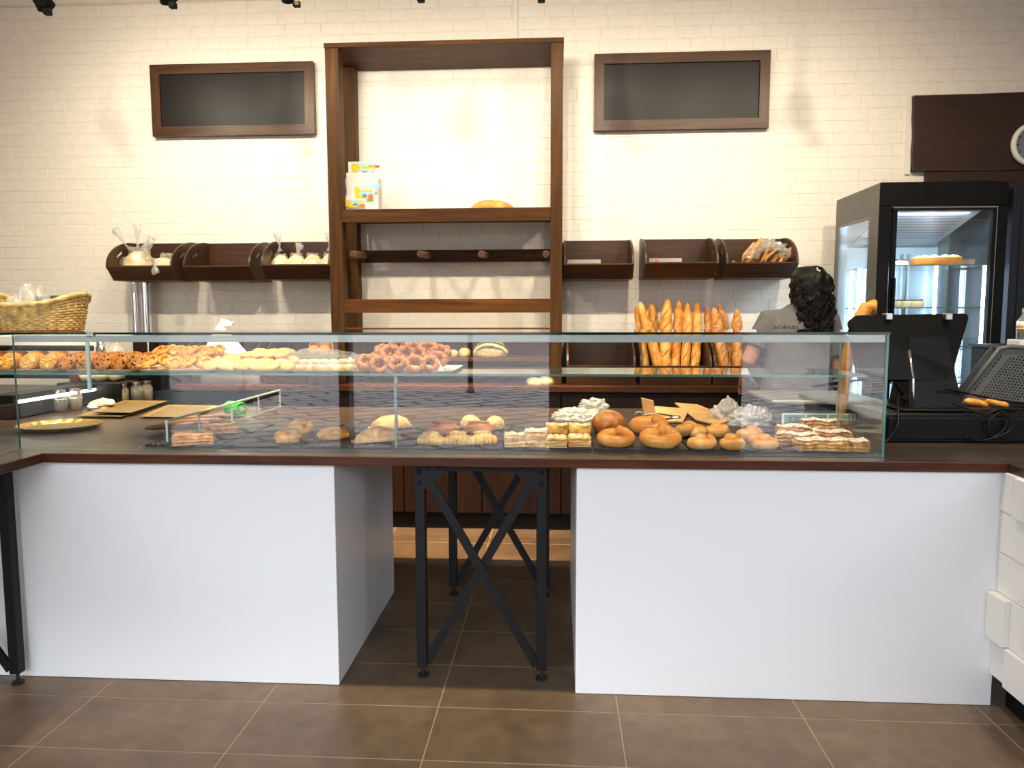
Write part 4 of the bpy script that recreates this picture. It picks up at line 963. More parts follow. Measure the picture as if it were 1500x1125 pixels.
def biscuit(r, h, seed):
    b = MB().lathe([(r*.8, 0), (r, h*.35), (r*.93, h*.8), (r*.6, h), (0, h*1.05)], 20); return jitter(b, r*.07, 60, seed)
# leaning rows of round biscuits
def leaning(name, px_list, mt, bits, bm_, r, labf, group, cat='biscuit', n=9):
    pro_ = []
    for s in range(3):
        root = bpy.data.objects.new(name, biscuit(r, .012, s+1).mesh(name, M[mt], True)); COL.objects.link(root)
        b = MB(); rn = random.Random(s+5)
        for q in range(16):
            a = rn.uniform(0, 2*PI); d = r*.82*math.sqrt(rn.random()); 
            if bits == 'almond_flakes': b.ball((d*math.cos(a), d*math.sin(a), .0128), .0058, .0040, .0018, 1)
            else: c_ = rn.uniform(.0026, .0052); b.ball((d*math.cos(a), d*math.sin(a), .0118), c_, c_*.8, .0024, 1)
        ch = bpy.data.objects.new(bits, b.mesh(bits, M[bm_], True)); COL.objects.link(ch); ch.parent = root; ch['kind'] = 'stuff'; pro_.append(root)
    used = [False]*3; cnt = 0
    for ri, px in enumerate(px_list):
        for k in range(n):
            s = (ri+k) % 3; Y = 2.628+k*.0245+(ri % 2)*.006; base = G(px, Y)+Vector((k*.0075, 0, 0)); lean = math.radians(62 if k else 58)
            loc = Vector((base.x+rnd.uniform(-.003, .003), Y, ZG2+r*math.sin(lean)+.001)); rot = (lean, rnd.uniform(-.1, .1), rnd.uniform(-.12, .12))
            o = pro_[s] if not used[s] else dup(pro_[s]); used[s] = True
            o.location = loc; o.rotation_euler = rot; tag(o, labf(ri, k), cat, group); cnt += 1
rn_ = ['first', 'second', 'third', 'fourth', 'fifth', 'sixth']
leaning('almond_biscuit', [-50, -18, 12, 44, 73], 'almond', 'almond_flakes', 'flake', .0345,
        lambda r, k: f'almond flaked biscuit leaning at the front of the {rn_[r]} row from the left end' if k == 0 else f'almond flaked biscuit leaning {ordn[k-1]} behind the front one of the {rn_[r]} row from the left', 'almond biscuits on the glass shelf')
leaning('chocolate_biscuit', [100, 126, 153, 178, 202], 'choc', 'chocolate_chips', 'chip', .0335,
        lambda r, k: f'chocolate chip biscuit leaning at the front of the {rn_[r]} row right of the almond biscuits' if k == 0 else f'chocolate chip biscuit leaning {ordn[k-1]} behind the front one of the {rn_[r]} chocolate row', 'chocolate chip biscuits on the glass shelf')
# palmiers
def palmier(r, seed):
    b = MB()
    for s in (1, -1):
        pts = []; rad = []
        for i in range(30):
            u = i/29; a = u*2.35*PI; rr = r*(.50-.40*u)
            pts.append((s*(r*.46-rr*math.cos(a)*1.0), rr*math.sin(a)*1.35-r*.1+r*.2*(1-u), .0085)); rad.append(.0068-.0025*u)
        b.sweep(pts, rad, 8, flat=1.2)
    lump(r*.86, r*.62, .006, seed, .05, 2, 2, .9, b=b); return flat0(jitter(b, .0015, 60, seed))
pl = [(218, 2.63, 0, 'front row, first from the left'), (249, 2.63, 0, 'front row, second from the left'), (277, 2.63, 0, 'front row, third from the left'), (238, 2.70, 1, 'second row, leftmost'), (258, 2.74, 1, 'second row, small middle one'),
      (278, 2.69, 1, 'second row, lying highest'), (303, 2.70, 1, 'second row, right of the highest'), (296, 2.64, 0, 'front row, against the butter biscuits'), (316, 2.74, 1, 'second row, tipped up at the right'), (226, 2.79, 0, 'back row left'), (262, 2.81, 0, 'back row middle'), (292, 2.80, 0, 'back row right')]
pm = [palmier(.043, s).mesh('palmier', M['palm'], True) for s in range(3)]
for k, (px, Y, up, lab) in enumerate(pl):
    o = bpy.data.objects.new('palmier', pm[k % 3]); COL.objects.link(o); b = G(px, Y)
    put(o, (b.x, Y, ZG2+.026+up*.036), (math.radians(46 if not up else 34), rnd.uniform(-.25, .25), rnd.uniform(-.5, .5))); tag(o, 'golden palmier with curled sugar edges, '+lab, 'pastry', 'palmiers on the glass shelf')
for k in range(5):
    px = 314+k*6; b = G(px, 2.80); o = flat0(jitter(MB().sweep([(-.02, 0, .01), (-.01, 0, .014), (0, 0, .016), (.01, 0, .014), (.02, 0, .01)], [.004, .012, .014, .012, .004], 8), .003, 60, k))
    single('mini_croissant', o, M['fried'], f'tiny brown crescent pastry behind the palmiers, {ordn[k]} from the left', 'pastry', (b.x, 2.80, ZG2+.03), (0, 0, .6), 'tiny crescents')
# oval biscuits
om = [flat0(lump(.033, .024, .011, s+50, .05, 2, 3, .7)).mesh('butter_biscuit', M['oval'], True) for s in range(3)]
ov = []
for k in range(6): ov.append((312+k*22, 2.622+.004*(k % 2), .0, 44))
for k in range(5): ov.append((322+k*22, 2.66, .008, 30))
for k in range(6): ov.append((316+k*22, 2.71, .014, 26))
for k in range(5): ov.append((332+k*20, 2.75, .024, 20))
for k in range(4): ov.append((366+k*16, 2.70, .034, 16))
for k in range(3): ov.append((384+k*18, 2.73, .044, 12))
rows = ['front row', 'second row', 'third row', 'fourth row', 'upper heap', 'top of the heap']; cur = -1; last = None
for k, (px, Y, dz, tl) in enumerate(ov):
    key = (6, 11, 17, 22, 26, 29); ri = sum(k >= q for q in key); i = k-([0]+list(key))[ri]
    b = G(px, Y); o = bpy.data.objects.new('butter_biscuit', om[k % 3]); COL.objects.link(o)
    put(o, (b.x, Y, ZG2+dz+.016), (math.radians(tl), rnd.uniform(-.2, .2), rnd.uniform(-.5, .5)), scale=rnd.uniform(.95, 1.12)); tag(o, f'pale oval butter biscuit, {rows[ri]}, {ordn[i]} from the left', 'biscuit', 'oval butter biscuits on the glass shelf')
# sugar pastries under a plastic bag
for k in range(16):
    px = 414+(k % 8)*14+(k//8)*5; Y = 2.64+(k//8)*.075; b = G(px, Y)
    single('sugar_pastry', lump(.026, .03, .017, k+60, .2, 3, 2, .4), M['sugarpuff'], f'icing sugar dusted pastry inside the clear bag, {"front" if k < 8 else "back"} row, {ordn[k % 8]} from the left', 'pastry', (b.x, Y, ZG2+.004+.014*(k//8)), (0, .2*math.sin(k), k), 'bagged sugar pastries')
def crumple(c, rx, ry, rz, seed, mt, label, name='plastic_bag', cat='plastic bag', sub=4, amp=.35, freq=2.0, top=None, floor_=.3, sm=True):
    if not sm: sub, sm, freq, amp = 5, True, freq*1.15, amp*.8
    b = lump(rx, ry, rz, seed, amp, freq, sub, floor_)
    o = Vector((seed, 2*seed, 3*seed))
    for q, p in enumerate(b.v):
        d = abs(noise.noise(p*(2.2/rx)*.6+o)); b.v[q] = p*(1-.18*d)
        b.v[q].z = max(b.v[q].z, 0)
        if top: 
            u = b.v[q].z/(rz*(1+floor_)); f = 1-top*max(0, u-.45)/.55; b.v[q] = Vector((b.v[q].x*f, b.v[q].y*f, b.v[q].z))
    ob = mk(name, b, M[mt], None, sm); ob.location = c; return tag(ob, label, cat)
a, c = G(402, 2.7), G(548, 2.7)
crumple(Vector(((a.x+c.x)/2, 2.735, ZG2+.001)), (c.x-a.x)*.52, .125, .058, 4, 'film', 'clear plastic bag draped over the sugar pastries on the glass shelf', amp=.2, freq=1.6)
# fried rings
fm = [jitter(MB().sweep([(.026*math.cos(i*PI/11), .022*math.sin(i*PI/11), .011) for i in range(22)], [.0115+.0025*math.sin(i*2.1+s) for i in range(22)], 10, closed=True), .003, 45, s).mesh('fried_ring', M['fried'], True) for s in range(4)]
fr_ = [(538, 2.635, 0), (556, 2.62, 0), (585, 2.615, 0), (609, 2.612, 0), (630, 2.63, 0), (548, 2.70, 0), (572, 2.69, .03), (594, 2.67, .032), (616, 2.68, .026), (640, 2.68, .012), (562, 2.75, .03), (584, 2.74, .056), (606, 2.74, .045), (628, 2.745, .045), (646, 2.735, .03), (574, 2.80, .03), (600, 2.81, .04), (622, 2.80, .04), (644, 2.80, .02)]
for k, (px, Y, dz) in enumerate(fr_):
    o = bpy.data.objects.new('fried_ring', fm[k % 4]); COL.objects.link(o); b = G(px, Y)
    put(o, (b.x, Y, ZG2+dz+.024), (math.radians(rnd.uniform(40, 75)), rnd.uniform(-.3, .3), rnd.uniform(-.7, .7)), scale=rnd.uniform(.98, 1.2))
    tier = 'front row' if k < 5 else ('lower tier' if dz < .015 else ('top of the heap' if dz >= .04 else 'middle tier'))
    idx_ = {'front row': 0, 'lower tier': 1, 'middle tier': 2, 'top of the heap': 3}[tier]; fcount = globals().setdefault('fcount', [0]*4); fcount[idx_] += 1
    tag(o, f'sugared brown fried dough ring, {tier}, {ordn[min(fcount[idx_]-1, 7)]} from the left', 'pastry', 'fried rings on the white tray')
p = G(640, 2.60); tag(mk('paper_corner', MB().add([(p.x-.02, 2.61, ZG2+.002), (p.x+.025, 2.612, ZG2+.002), (p.x+.004, 2.618, ZG2+.04), (p.x-.02, 2.613, ZG2+.002), (p.x+.025, 2.615, ZG2+.002), (p.x+.004, 2.621, ZG2+.04)], [(0,1,2),(5,4,3),(0,3,4,1),(1,4,5,2),(2,5,3,0)]), M['paper'], loc=(p.x, 2.61, ZG2)), 'folded white paper corner standing at the front of the fried rings', 'paper')
# ------------------------------------------------------------------ baguettes in the bins
def baguette(name, top, bot, Yt, Yb, r, mt, label, group, seed=0):
    A = at(bot[0], bot[1], Yb+.07); B = at(top[0], top[1], Yt+.03); d = (B-A); A2 = A-d.normalized()*max(0, (A.z-ZB-.018)/max(d.normalized().z, .3)); L = (B-A2).length; d.normalize()
    n = 22; pts = []; rad = []
    for i in range(n):
        u = i/(n-1); pts.append(Vector((.006*math.sin(u*4+seed), .004*math.cos(u*5+seed), u*L)))
        e = min(u, 1-u)*L/r; rad.append(r*(min(1, .30+.55*e**.55*.62) if e < 2.6 else 1)*(1+.05*math.sin(u*26+seed)))
    b = MB().sweep(pts, rad, 14); jitter(b, .004, 22, seed)
    cuts = MB()
    for q in range(5):
        u = .15+q*.17; z = u*L; w = r*.62
        cuts.sweep([(-w, -r*.86, z-.035), (0, -r*1.05, z), (w, -r*.86, z+.035)], [.002, .006, .002], 6)
    M4 = Matrix.Translation(A2) @ d.to_track_quat('Z', 'Y').to_matrix().to_4x4()
    o = mk(name, b, M[mt], None, True); c = mk('slash', cuts, M['country'], None, True); c.parent = o; c['kind'] = 'stuff'
    o.matrix_world = M4
    if d.to_track_quat('Z', 'Y').to_matrix().col[1].y < 0: o.matrix_world = M4 @ Matrix.Rotation(PI, 4, 'Z')
    return tag(o, label, 'baguette', group)
bb = [((933, 449), (944, 536), 4.80, 4.56, .026, 'thin one at the left end of the bin'), ((939, 443), (963, 536), 4.70, 4.52, .032, 'leaning sideways at the left front of the bin'), ((955, 445), (968, 530), 4.86, 4.72, .031, 'half hidden behind the leaning one'),
      ((977, 439), (975, 536), 4.74, 4.54, .037, 'thickest and tallest, in the middle of the bin'), ((993, 441), (990, 536), 4.78, 4.56, .029, 'second from the right of the middle'), ((1006, 445), (1004, 536), 4.76, 4.55, .028, 'just left of the rightmost one'), ((1022, 444), (1017, 536), 4.78, 4.56, .029, 'rightmost in the middle bin')]
for k, (tp, bt_, Yt, Yb, r, lab) in enumerate(bb): baguette('baguette', tp, bt_, Yt, Yb, r, 'bag', 'golden baguette, '+lab, 'golden baguettes in the bin', k)
bb = [((1034, 450), (1046, 534), 4.80, 4.58, .026, 'thin one at the left end of its bin'), ((1044, 452), (1061, 536), 4.72, 4.53, .036, 'widest, leaning in the middle of its bin'), ((1054, 447), (1070, 530), 4.86, 4.74, .031, 'dark one standing behind the widest'), ((1081, 453), (1078, 536), 4.74, 4.55, .032, 'standing alone at the right of its bin')]
for k, (tp, bt_, Yt, Yb, r, lab) in enumerate(bb): baguette('baguette', tp, bt_, Yt, Yb, r, 'bagseed', 'darker seeded baguette, '+lab, 'seeded baguettes in the bin', k+10)
p = at(920, 532, 4.56); crumple(Vector((p.x, 4.60, ZB+.016)), .036, .03, .062, 14, 'paper', 'crumpled white paper in the otherwise empty bin', 'crumpled_paper', 'paper', 3, .6, 2.4, .6)
# things on the tall shelf
p = at(721, 304, 4.645); single('country_loaf', lump(.132, .105, .058, 71, .12, 2.6, 4, .35), M['country'], 'large crusty country loaf on the upper shelf of the tall unit', 'bread', (p.x, 4.645, ZSB+.0005))
for k, (px, w) in enumerate(((783, .034), (796, .028))):
    p = at(px, 304, 4.575); single('small_roll', lump(w, w*.8, w*.42, 73+k, .1, 2, 3, .4), M['dough'], 'little pale roll on the upper shelf, '+('left' if k == 0 else 'right')+' of the two beside the post', 'roll', (p.x, 4.575, ZSB+.0005))
for k, (px, r, lab) in enumerate(((650, .029, 'left of three'), (664, .028, 'middle of three'), (680, .037, 'right and largest of three'))):
    p = at(px, 523, 4.56+.04*(k == 0)); single('cheese_roll', lump(r, r, r*1.0, 81+k, .04, 2, 3, .75), M['pale'], 'round pale yellow cheese behind the fried rings, '+lab, 'cheese', (p.x, 4.58+.04*(k == 0), ZSL+.0005))
p = at(719, 523, 4.66); single('oat_loaf', lump(.117, .11, .075, 86, .06, 2.2, 4, .3), M['seedloaf'], 'domed pale oat crusted loaf on the lower shelf of the tall unit', 'bread', (p.x, 4.66, ZSL+.0005))
for k, (px, py) in enumerate(((784, 566), (799, 562))):
    p = at(px, 564, 4.46); t = thing('bagged_roll', 'small yellow roll twisted in clear film on the back counter, '+('left' if k == 0 else 'right')+' one by the post', 'roll', (p.x, 4.46+.05*k, ZB))
    mk('roll', lump(.044, .036, .028, 90+k, .08, 2, 3, .4), M['candy'], None, True).parent = t
    mk('film_wrap', lump(.056, .045, .034, 93+k, .25, 3, 3, .4), M['film'], None, True).parent = t
# card display on the shelf: carton with printed fronts
t = thing('card_display', 'white carton counter display holding colourful printed children\'s cards on the upper shelf', 'display box', (at(530, 304, 4.62).x, 4.64, ZSB))
yel, blu, ora, red, lbl = plain('print yellow', (222, 178, 20), .6), plain('print blue', (70, 116, 168), .6), plain('print orange', (226, 104, 34), .6), plain('print red', (214, 44, 34), .6), plain('print pale sky', (150, 192, 204), .6)
grn = plain('print green', (90, 140, 40), .6); grt = plain('print grey', (110, 110, 110), .6); skb = plain('print sky', (136, 192, 230), .6)
def zx(px, py, Y): p = at(px, py, Y); return p.x, p.z
x0, z1 = zx(498, 284, 4.60); x1, _ = zx(554, 284, 4.60)
yf = 4.60; zb = ZSB+.001; m0 = plain('carton', (216, 210, 200), .6)
mk('carton_front', MB().box(x0, x1, yf, yf+.004, zb, zx(500, 281, yf)[1]-.02), m0, t)
mk('carton_side', MB().box(x1-.004, x1, yf+.0045, yf+.10, zb, zx(500, 262, yf)[1]), m0, t)
mk('carton_side', MB().box(x0, x0+.004, yf+.0045, yf+.10, zb, zx(500, 266, yf)[1]), m0, t)
mk('carton_back', MB().box(x0+.004, x1-.004, yf+.095, yf+.099, zb, zx(520, 262, yf+.1)[1]), m0, t)
def printed(name, px0, py0, px1, py1, Y, sun=0):
    """a white card with a flat printed scene: sky, curved yellow shape, blue and orange spiky shapes"""
    (a, zt), (c, zb_) = zx(px0, py0, Y), zx(px1, py1, Y); w, h = c-a, zt-zb_
    cd = mk(name, MB().box(a, c, Y, Y+.003, zb_, zt), m0, t); e = [Y-.0004]
    def q(nm, poly, mt):
        e[0] -= .0003; y = e[0]; mk(nm, MB().plate([(a+u*w, zb_+v*h) for u, v in poly], [], lambda u, v: (u, y, v), lambda u, v: (u, y+.0002, v)), mt, cd)
    star = lambda cu, cv, r, n, s=.6, asp=1.0: [(cu+r*(1 if i % 2 == 0 else s)*math.cos(i*PI/n), cv+r*asp*(1 if i % 2 == 0 else s)*math.sin(i*PI/n)) for i in range(2*n)]
    q('print_sky', [(.1, .2), (.97, .2), (.97, .93), (.1, .97)], lbl); q('print_grass', [(.1, .05), (.97, .05), (.97, .22), (.1, .2)], grn)
    q('print_yellow_shape', [(.12, .55), (.1, .82), (.2, .93), (.34, .86), (.42, .68), (.4, .58), (.3, .58), (.38, .42), (.62, .22), (.74, .1), (.3, .1), (.18, .3)], yel)
    q('print_title_bar', [(.46, .62), (.93, .60), (.93, .74), (.46, .76)], yel)
    q('print_blue_shape', star(.57, .38, .13, 9, .7, 1.1), blu); q('print_orange_shape', star(.84, .3, .17, 8, .62, 1.2), ora)
    return cd
hc = printed('header_card', 510, 237, 553, 264, yf+.085)
mk('red_corner', MB().box(zx(534, 240, yf)[0], zx(551, 240, yf)[0], yf+.0835, yf+.0838, zx(534, 242, yf)[1], zx(534, 238.5, yf)[1]), red, hc)
mk('tier_card', MB().box(zx(507, 252, yf+.06)[0], zx(556, 252, yf+.06)[0], yf+.06, yf+.063, ZSB+.002, zx(507, 253, yf+.06)[1]), m0, t)
printed('card', 516, 272, 548, 296, yf-.003)
cd = printed('card', 500, 292, 536, 304.6, yf-.006)
xx0, zz = zx(557, 270, yf); mk('sky_flag', MB().plate([(zx(544, 270, yf)[0]+.05*u, zx(544, 276, yf)[1]+.03*v) for u, v in ((0, .3), (.3, .9), (.8, 1), (1.1, .5), (.9, .0), (.4, .1))], [], lambda u, v: (u, yf-.0035, v), lambda u, v: (u, yf-.0025, v)), skb, t)
mk('red_spot', MB().plate([(zx(501, 280, yf)[0]+.012*math.cos(i*PI/6), zx(501, 279, yf)[1]+.016*math.sin(i*PI/6)) for i in range(12)], [], lambda u, v: (u, yf-.0015, v), lambda u, v: (u, yf-.0005, v)), red, t)
def text(s, loc, size, mt, parent, name='lettering', rot=(PI/2, 0, 0), ext=.0004):
    cu = bpy.data.curves.new(name, 'FONT'); cu.body = s; cu.size = size; cu.extrude = ext; cu.align_x = 'CENTER'; cu.align_y = 'CENTER'; cu.materials.append(mt)
    o = bpy.data.objects.new(name, cu); COL.objects.link(o); o.rotation_euler = rot
    o.location = Vector(loc)-(wloc(parent) if parent else Vector((0, 0, 0)))
    me = bpy.data.meshes.new_from_object(o.evaluated_get(bpy.context.evaluated_depsgraph_get())); lo = o.location.copy(); bpy.data.objects.remove(o)
    o = bpy.data.objects.new(name, me); COL.objects.link(o); o.rotation_euler = rot; o.location = lo
    if parent: o.parent = parent
    return o
a = zx(547, 286, yf); text('CE', (a[0]-.014, yf-.0045, a[1]), .022, grt, t)
# price holders in the right trays
for (px0, px1, py, nm, lab, dot) in ((831, 880, 386, 'R1', 'flat clear price holder lying in the tray right of the tall shelf', 0), (951, 999, 381, 'R2', 'flat clear price holder with a red dot lying in the middle right tray', 1)):
    a, c = at(px0, py, 4.70), at(px1, py, 4.70); zt_ = trays[nm].z+.013
    t = thing('price_holder', lab, 'price holder', ((a.x+c.x)/2, 4.70, zt_))
    yy = 4.672; zt_ += .035; zt2 = zt_+.075; hm_ = plain('price holder grey', (126, 118, 116), .3)
    mk('sleeve', MB().add([(a.x, yy, zt_+.001), (c.x, yy, zt_+.001), (c.x, yy+.035, zt2), (a.x, yy+.035, zt2), (a.x, yy+.004, zt_+.001), (c.x, yy+.004, zt_+.001), (c.x, yy+.039, zt2), (a.x, yy+.039, zt2)], [(0,1,2,3),(7,6,5,4),(0,4,5,1),(1,5,6,2),(2,6,7,3),(3,7,4,0)]), hm_, t)
    mk('strip_edge', MB().cyl((a.x, yy-.003, zt_+.07-.03), (c.x, yy-.003, zt_+.04), .003, n=6), M['white'], t)
    if dot: mk('red_dot', MB().cyl((a.x+.045, yy+.018, zt_+.05), (a.x+.045, yy+.012, zt_+.052), .012, n=14), red, t)
# bagged breads in trays
def bagged(name, label, c, parts, film, mt='dough', group=None, knots=(), fm_='film'):
    t = thing(name, label, 'bagged bread', c, group)
    for k, (dx, dy, rx, ry, rz) in enumerate(parts): mk('bread', lump(rx, ry, rz, 100+k+int(dx*50), .10, 2.4, 3, .4, c=(dx, dy, .002)), M[mt], None, True).parent = t
    for k, (dx, dy, rx, ry, rz) in enumerate(film):
        b = lump(rx, ry, rz, 130+k, .28, 2.2, 4, .35, c=(dx, dy, .0)); mk('film_bag', b, M[fm_], None, True).parent = t
    for k, (dx, dy, dz, ax, az, l) in enumerate(knots):       # twisted bag ends that fan out
        b = MB(); pts = [Vector((dx, dy, dz))+Vector((ax, -.15, az)).normalized()*l*u for u in (0, .25, .5, .75, 1)]
        b.sweep(pts, [.030, .010, .022, .034, .042], 14, flat=.5); jitter(b, .012, 38, k); mk('bag_knot', b, M['film2'], None, True).parent = t
    return t
L = trays['T1']; base = Vector((L.x, 4.80, L.z+.016))
bagged('bagged_bread', 'clear bag of pale bread with flared ends at the left of the outermost left tray', base+Vector((-.115, 0, 0)), [(0, 0, .105, .085, .13)], [(0, 0, .115, .095, .15)], knots=[(-.05, 0, .19, -.5, .75, .16), (.0, .0, .20, .1, 1, .15), (.08, -.02, .17, .35, .9, .10)])
bagged('bagged_bread', 'clear bag of pale bread with its knot hanging over the outermost left tray', base+Vector((.085, -.02, 0)), [(-.02, 0, .08, .08, .10), (.06, .01, .045, .07, .11)], [(.015, 0, .10, .09, .12)], knots=[(-.07, -.06, .12, -.3, .8, .1), (.03, -.20, .11, .1, -.9, .09)])
L = trays['T3']; base = Vector((L.x, 4.80, L.z+.016))
for k, (dx, w, lab, kn) in enumerate(((-.165, .080, 'leftmost in the tray left of the tall shelf', [(0, 0, .17, -.1, 1, .12)]), (-.06, .085, 'second in the tray left of the tall shelf', [(.01, 0, .15, .15, .8, .07)]), (.05, .085, 'third in the tray left of the tall shelf', []), (.16, .080, 'rightmost in the tray left of the tall shelf', [(0, 0, .17, .05, 1, .11)]))):
    bagged('bagged_roll', 'clear bag of cream coloured rolls, '+lab, base+Vector((dx, 0, 0)), [(0, 0, w*.9, .075, .105), (.01, -.05, w*.6, .05, .085)], [(0, 0, w, .085, .115)], group='bags of rolls in the tray', knots=kn)
L = trays['R3']; t = thing('bagged_sticks', 'frilly clear bags of golden breadsticks in the tray above the woman', 'bagged bread', (L.x+.05, 4.74, L.z+.013))
for k in range(16):
    x = L.x-.085+.0155*k+rnd.uniform(-.006, .006); y = 4.77+.04*(k % 3); z = L.z+.06+.02*(k % 2); h = .12+.05*math.sin(k*.4)
    mk('breadstick', MB().sweep([(x, y, z), (x+.03+rnd.uniform(-.03, .03), y-.03, z+h*.5), (x+.06, y-.05, z+h)], [.010, .012, .009], 8), M['bun'], t, True)
for k in range(11):
    x = L.x-.06+.022*k; z = L.z+.12+.05*math.sin(k*.33)+.012*(k % 3); b = lump(.04, .035, .034, 160+k, .7, 3.4, 3, .5); b.v = [p+Vector((x+.03, 4.73+.02*(k % 3), z)) for p in b.v]
    mk('film_frill', b, M['film'], t, False)
crumple(Vector((L.x-.13, 4.78, L.z+.014)), .05, .045, .07, 17, 'film2', 'small crumpled clear bag at the left of the tray above the woman', amp=.4)

# ------------------------------------------------------------------ clutter on the front counter behind the slates
def C(px, py): return on(px, py, ZT+.001)
p = C(846, 618); crumple(p+Vector((-.01, .09, 0)), .105, .08, .042, 21, 'film2', 'crumpled clear plastic bag on the counter behind the custard squares', amp=.55, freq=2.6, top=.3, sm=False)
p = C(872, 606); crumple(p+Vector((0, .14, 0)), .07, .06, .045, 22, 'film2', 'second crumpled clear plastic bag behind the round bread', amp=.55, freq=2.8, sm=False)
def sheetbag(label, pts, z0, th=.006, fold=None, mt='kraft'):
    q = [Vector((p.x, p.y, z0+dz)) for p, dz in pts]; n = len(q)
    t = tag(mk('paper_bag', MB().add(q+[p+Vector((0, 0, th)) for p in q], [tuple(reversed(range(n))), tuple(range(n, 2*n))]+[(i, (i+1) % n, (i+1) % n+n, i+n) for i in range(n)]), M[mt], loc=q[0]), label, 'paper bag', 'kraft paper bags on the counter')
    return t
zk = ZT+.001
a = sheetbag('flat kraft paper bag with printed mark lying behind the knotted rolls', [(C(988, 594), .010), (C(1022, 598), .014), (C(1075, 618), .006), (C(1052, 624), .0), (C(1020, 618), .004)], zk)
sheetbag('folded kraft paper bag under the metal tongs', [(C(938, 617), 0), (C(1000, 620), .0), (C(1010, 604), .012), (C(960, 600), .012)], zk)
b = MB(); q = [C(946, 614), C(966, 614), C(969, 604), C(948, 600)]; x0_ = q[0].x; yk = q[0].y+.06
b.box(x0_, x0_+.055, yk, yk+.03, zk+.006, zk+.09); b.v = [Vector((p.x-(p.z-zk)*.15, p.y, p.z-(p.x-x0_)*(.25 if p.z > zk+.05 else 0))) for p in b.v]
tag(mk('paper_bag', b, M['kraft'], loc=(x0_, yk, zk)), 'small kraft bag standing folded behind the metal tongs', 'paper bag', 'kraft paper bags on the counter')
# tongs
A_, B_ = on(940, 610, ZT+.035), on(986, 611, ZT+.03); t = thing('serving_tongs', 'metal serving tongs with a round scalloped end lying on kraft paper', 'tongs', (A_.x, A_.y, ZT+.014))
for s in (-1, 1):
    mk('arm', MB().sweep([A_+Vector((0, s*.002, 0)), (A_+B_)/2+Vector((0, s*.02, .012*s)), B_+Vector((0, s*.008, .004*s))], [.005, .007, .005], 8, flat=.4), M['steel'], t, True)
mk('scalloped_end', MB().lathe([(.004, -.006), (.02, -.004), (.024, .0), (.02, .006), (.004, .004)], 14, B_+Vector((.01, 0, 0))), M['steel'], t, 'auto')
mk('loop', MB().sweep([A_+Vector((-.012+.018*math.cos(k*PI/8), 0, .004+.016*math.sin(k*PI/8))) for k in range(16)], .003, 6, closed=True), M['steel'], t, True)
p = C(1075, 622); crumple(p+Vector((0, .12, 0)), .075, .06, .075, 24, 'film2', 'crumpled milky plastic bag standing left of the scale', amp=.5, freq=2.4, top=.35, sm=False)
p = C(1112, 626); crumple(p+Vector((-.005, .08, 0)), .10, .07, .06, 25, 'film2', 'second crumpled milky plastic bag slumped against the scale', amp=.5, freq=2.4, top=.3, sm=False)
# scale
A_ = at(1145, 625, 3.16); B_ = at(1292, 625, 3.16); xs0, xs1 = A_.x-.03, B_.x
t = thing('weighing_scale', 'grey shop weighing scale with a row of display windows and steel plate', 'scale', ((xs0+xs1)/2, 3.3, ZT))
mk('body', MB().box(xs0, xs1, 3.17, 3.52, ZT+.014, .905, c=.006), plain('scale grey', (96, 98, 96), .4), t)
mk('plate', MB().box(xs0-.015, xs1+.01, 3.155, 3.58, .935, .951, c=.004), plain('scale plate', (150, 150, 146), .5, .8), t)
mk('plate_support', MB().box(xs0+.03, xs1-.03, 3.2, 3.5, .9055, .9345), M['black'], t)
for x in (xs0+.03, xs1-.05): 
    for y in (3.2, 3.47): mk('foot', MB().cyl((x, y, ZT+.0005), (x, y, ZT+.0135), .015, n=12), M['rubber'], t)
zd0, zd1 = at(1150, 626, 3.165).z, at(1150, 607, 3.165).z
pn = mk('display_panel', MB().box(at(1145, 615, 3.165).x, xs1-.004, 3.162, 3.1695, max(zd0-.002, ZT+.016), zd1+.004), M['white'], t)
for (a, c, s) in ((1149, 1179, '0.50'), (1182, 1211, '000'), (1214, 1232, ''), (1235, 1258, ''), (1262, 1286, '000')):
    u, w = at(a, 615, 3.16).x, at(c, 615, 3.16).x; mk('display_window', MB().box(u, w, 3.1595, 3.1615, max(zd0+.004, ZT+.02), zd1), M['lcd'], t)
    if s: text(s, ((u+w)/2, 3.1588, (zd0+zd1)/2+.006), .030, M['lcddark'], t, 'display_digits')
mk('keypad_side', MB().box(xs0-.001, xs0+.0005, 3.20, 3.30, .86, .89), M['white'], t)
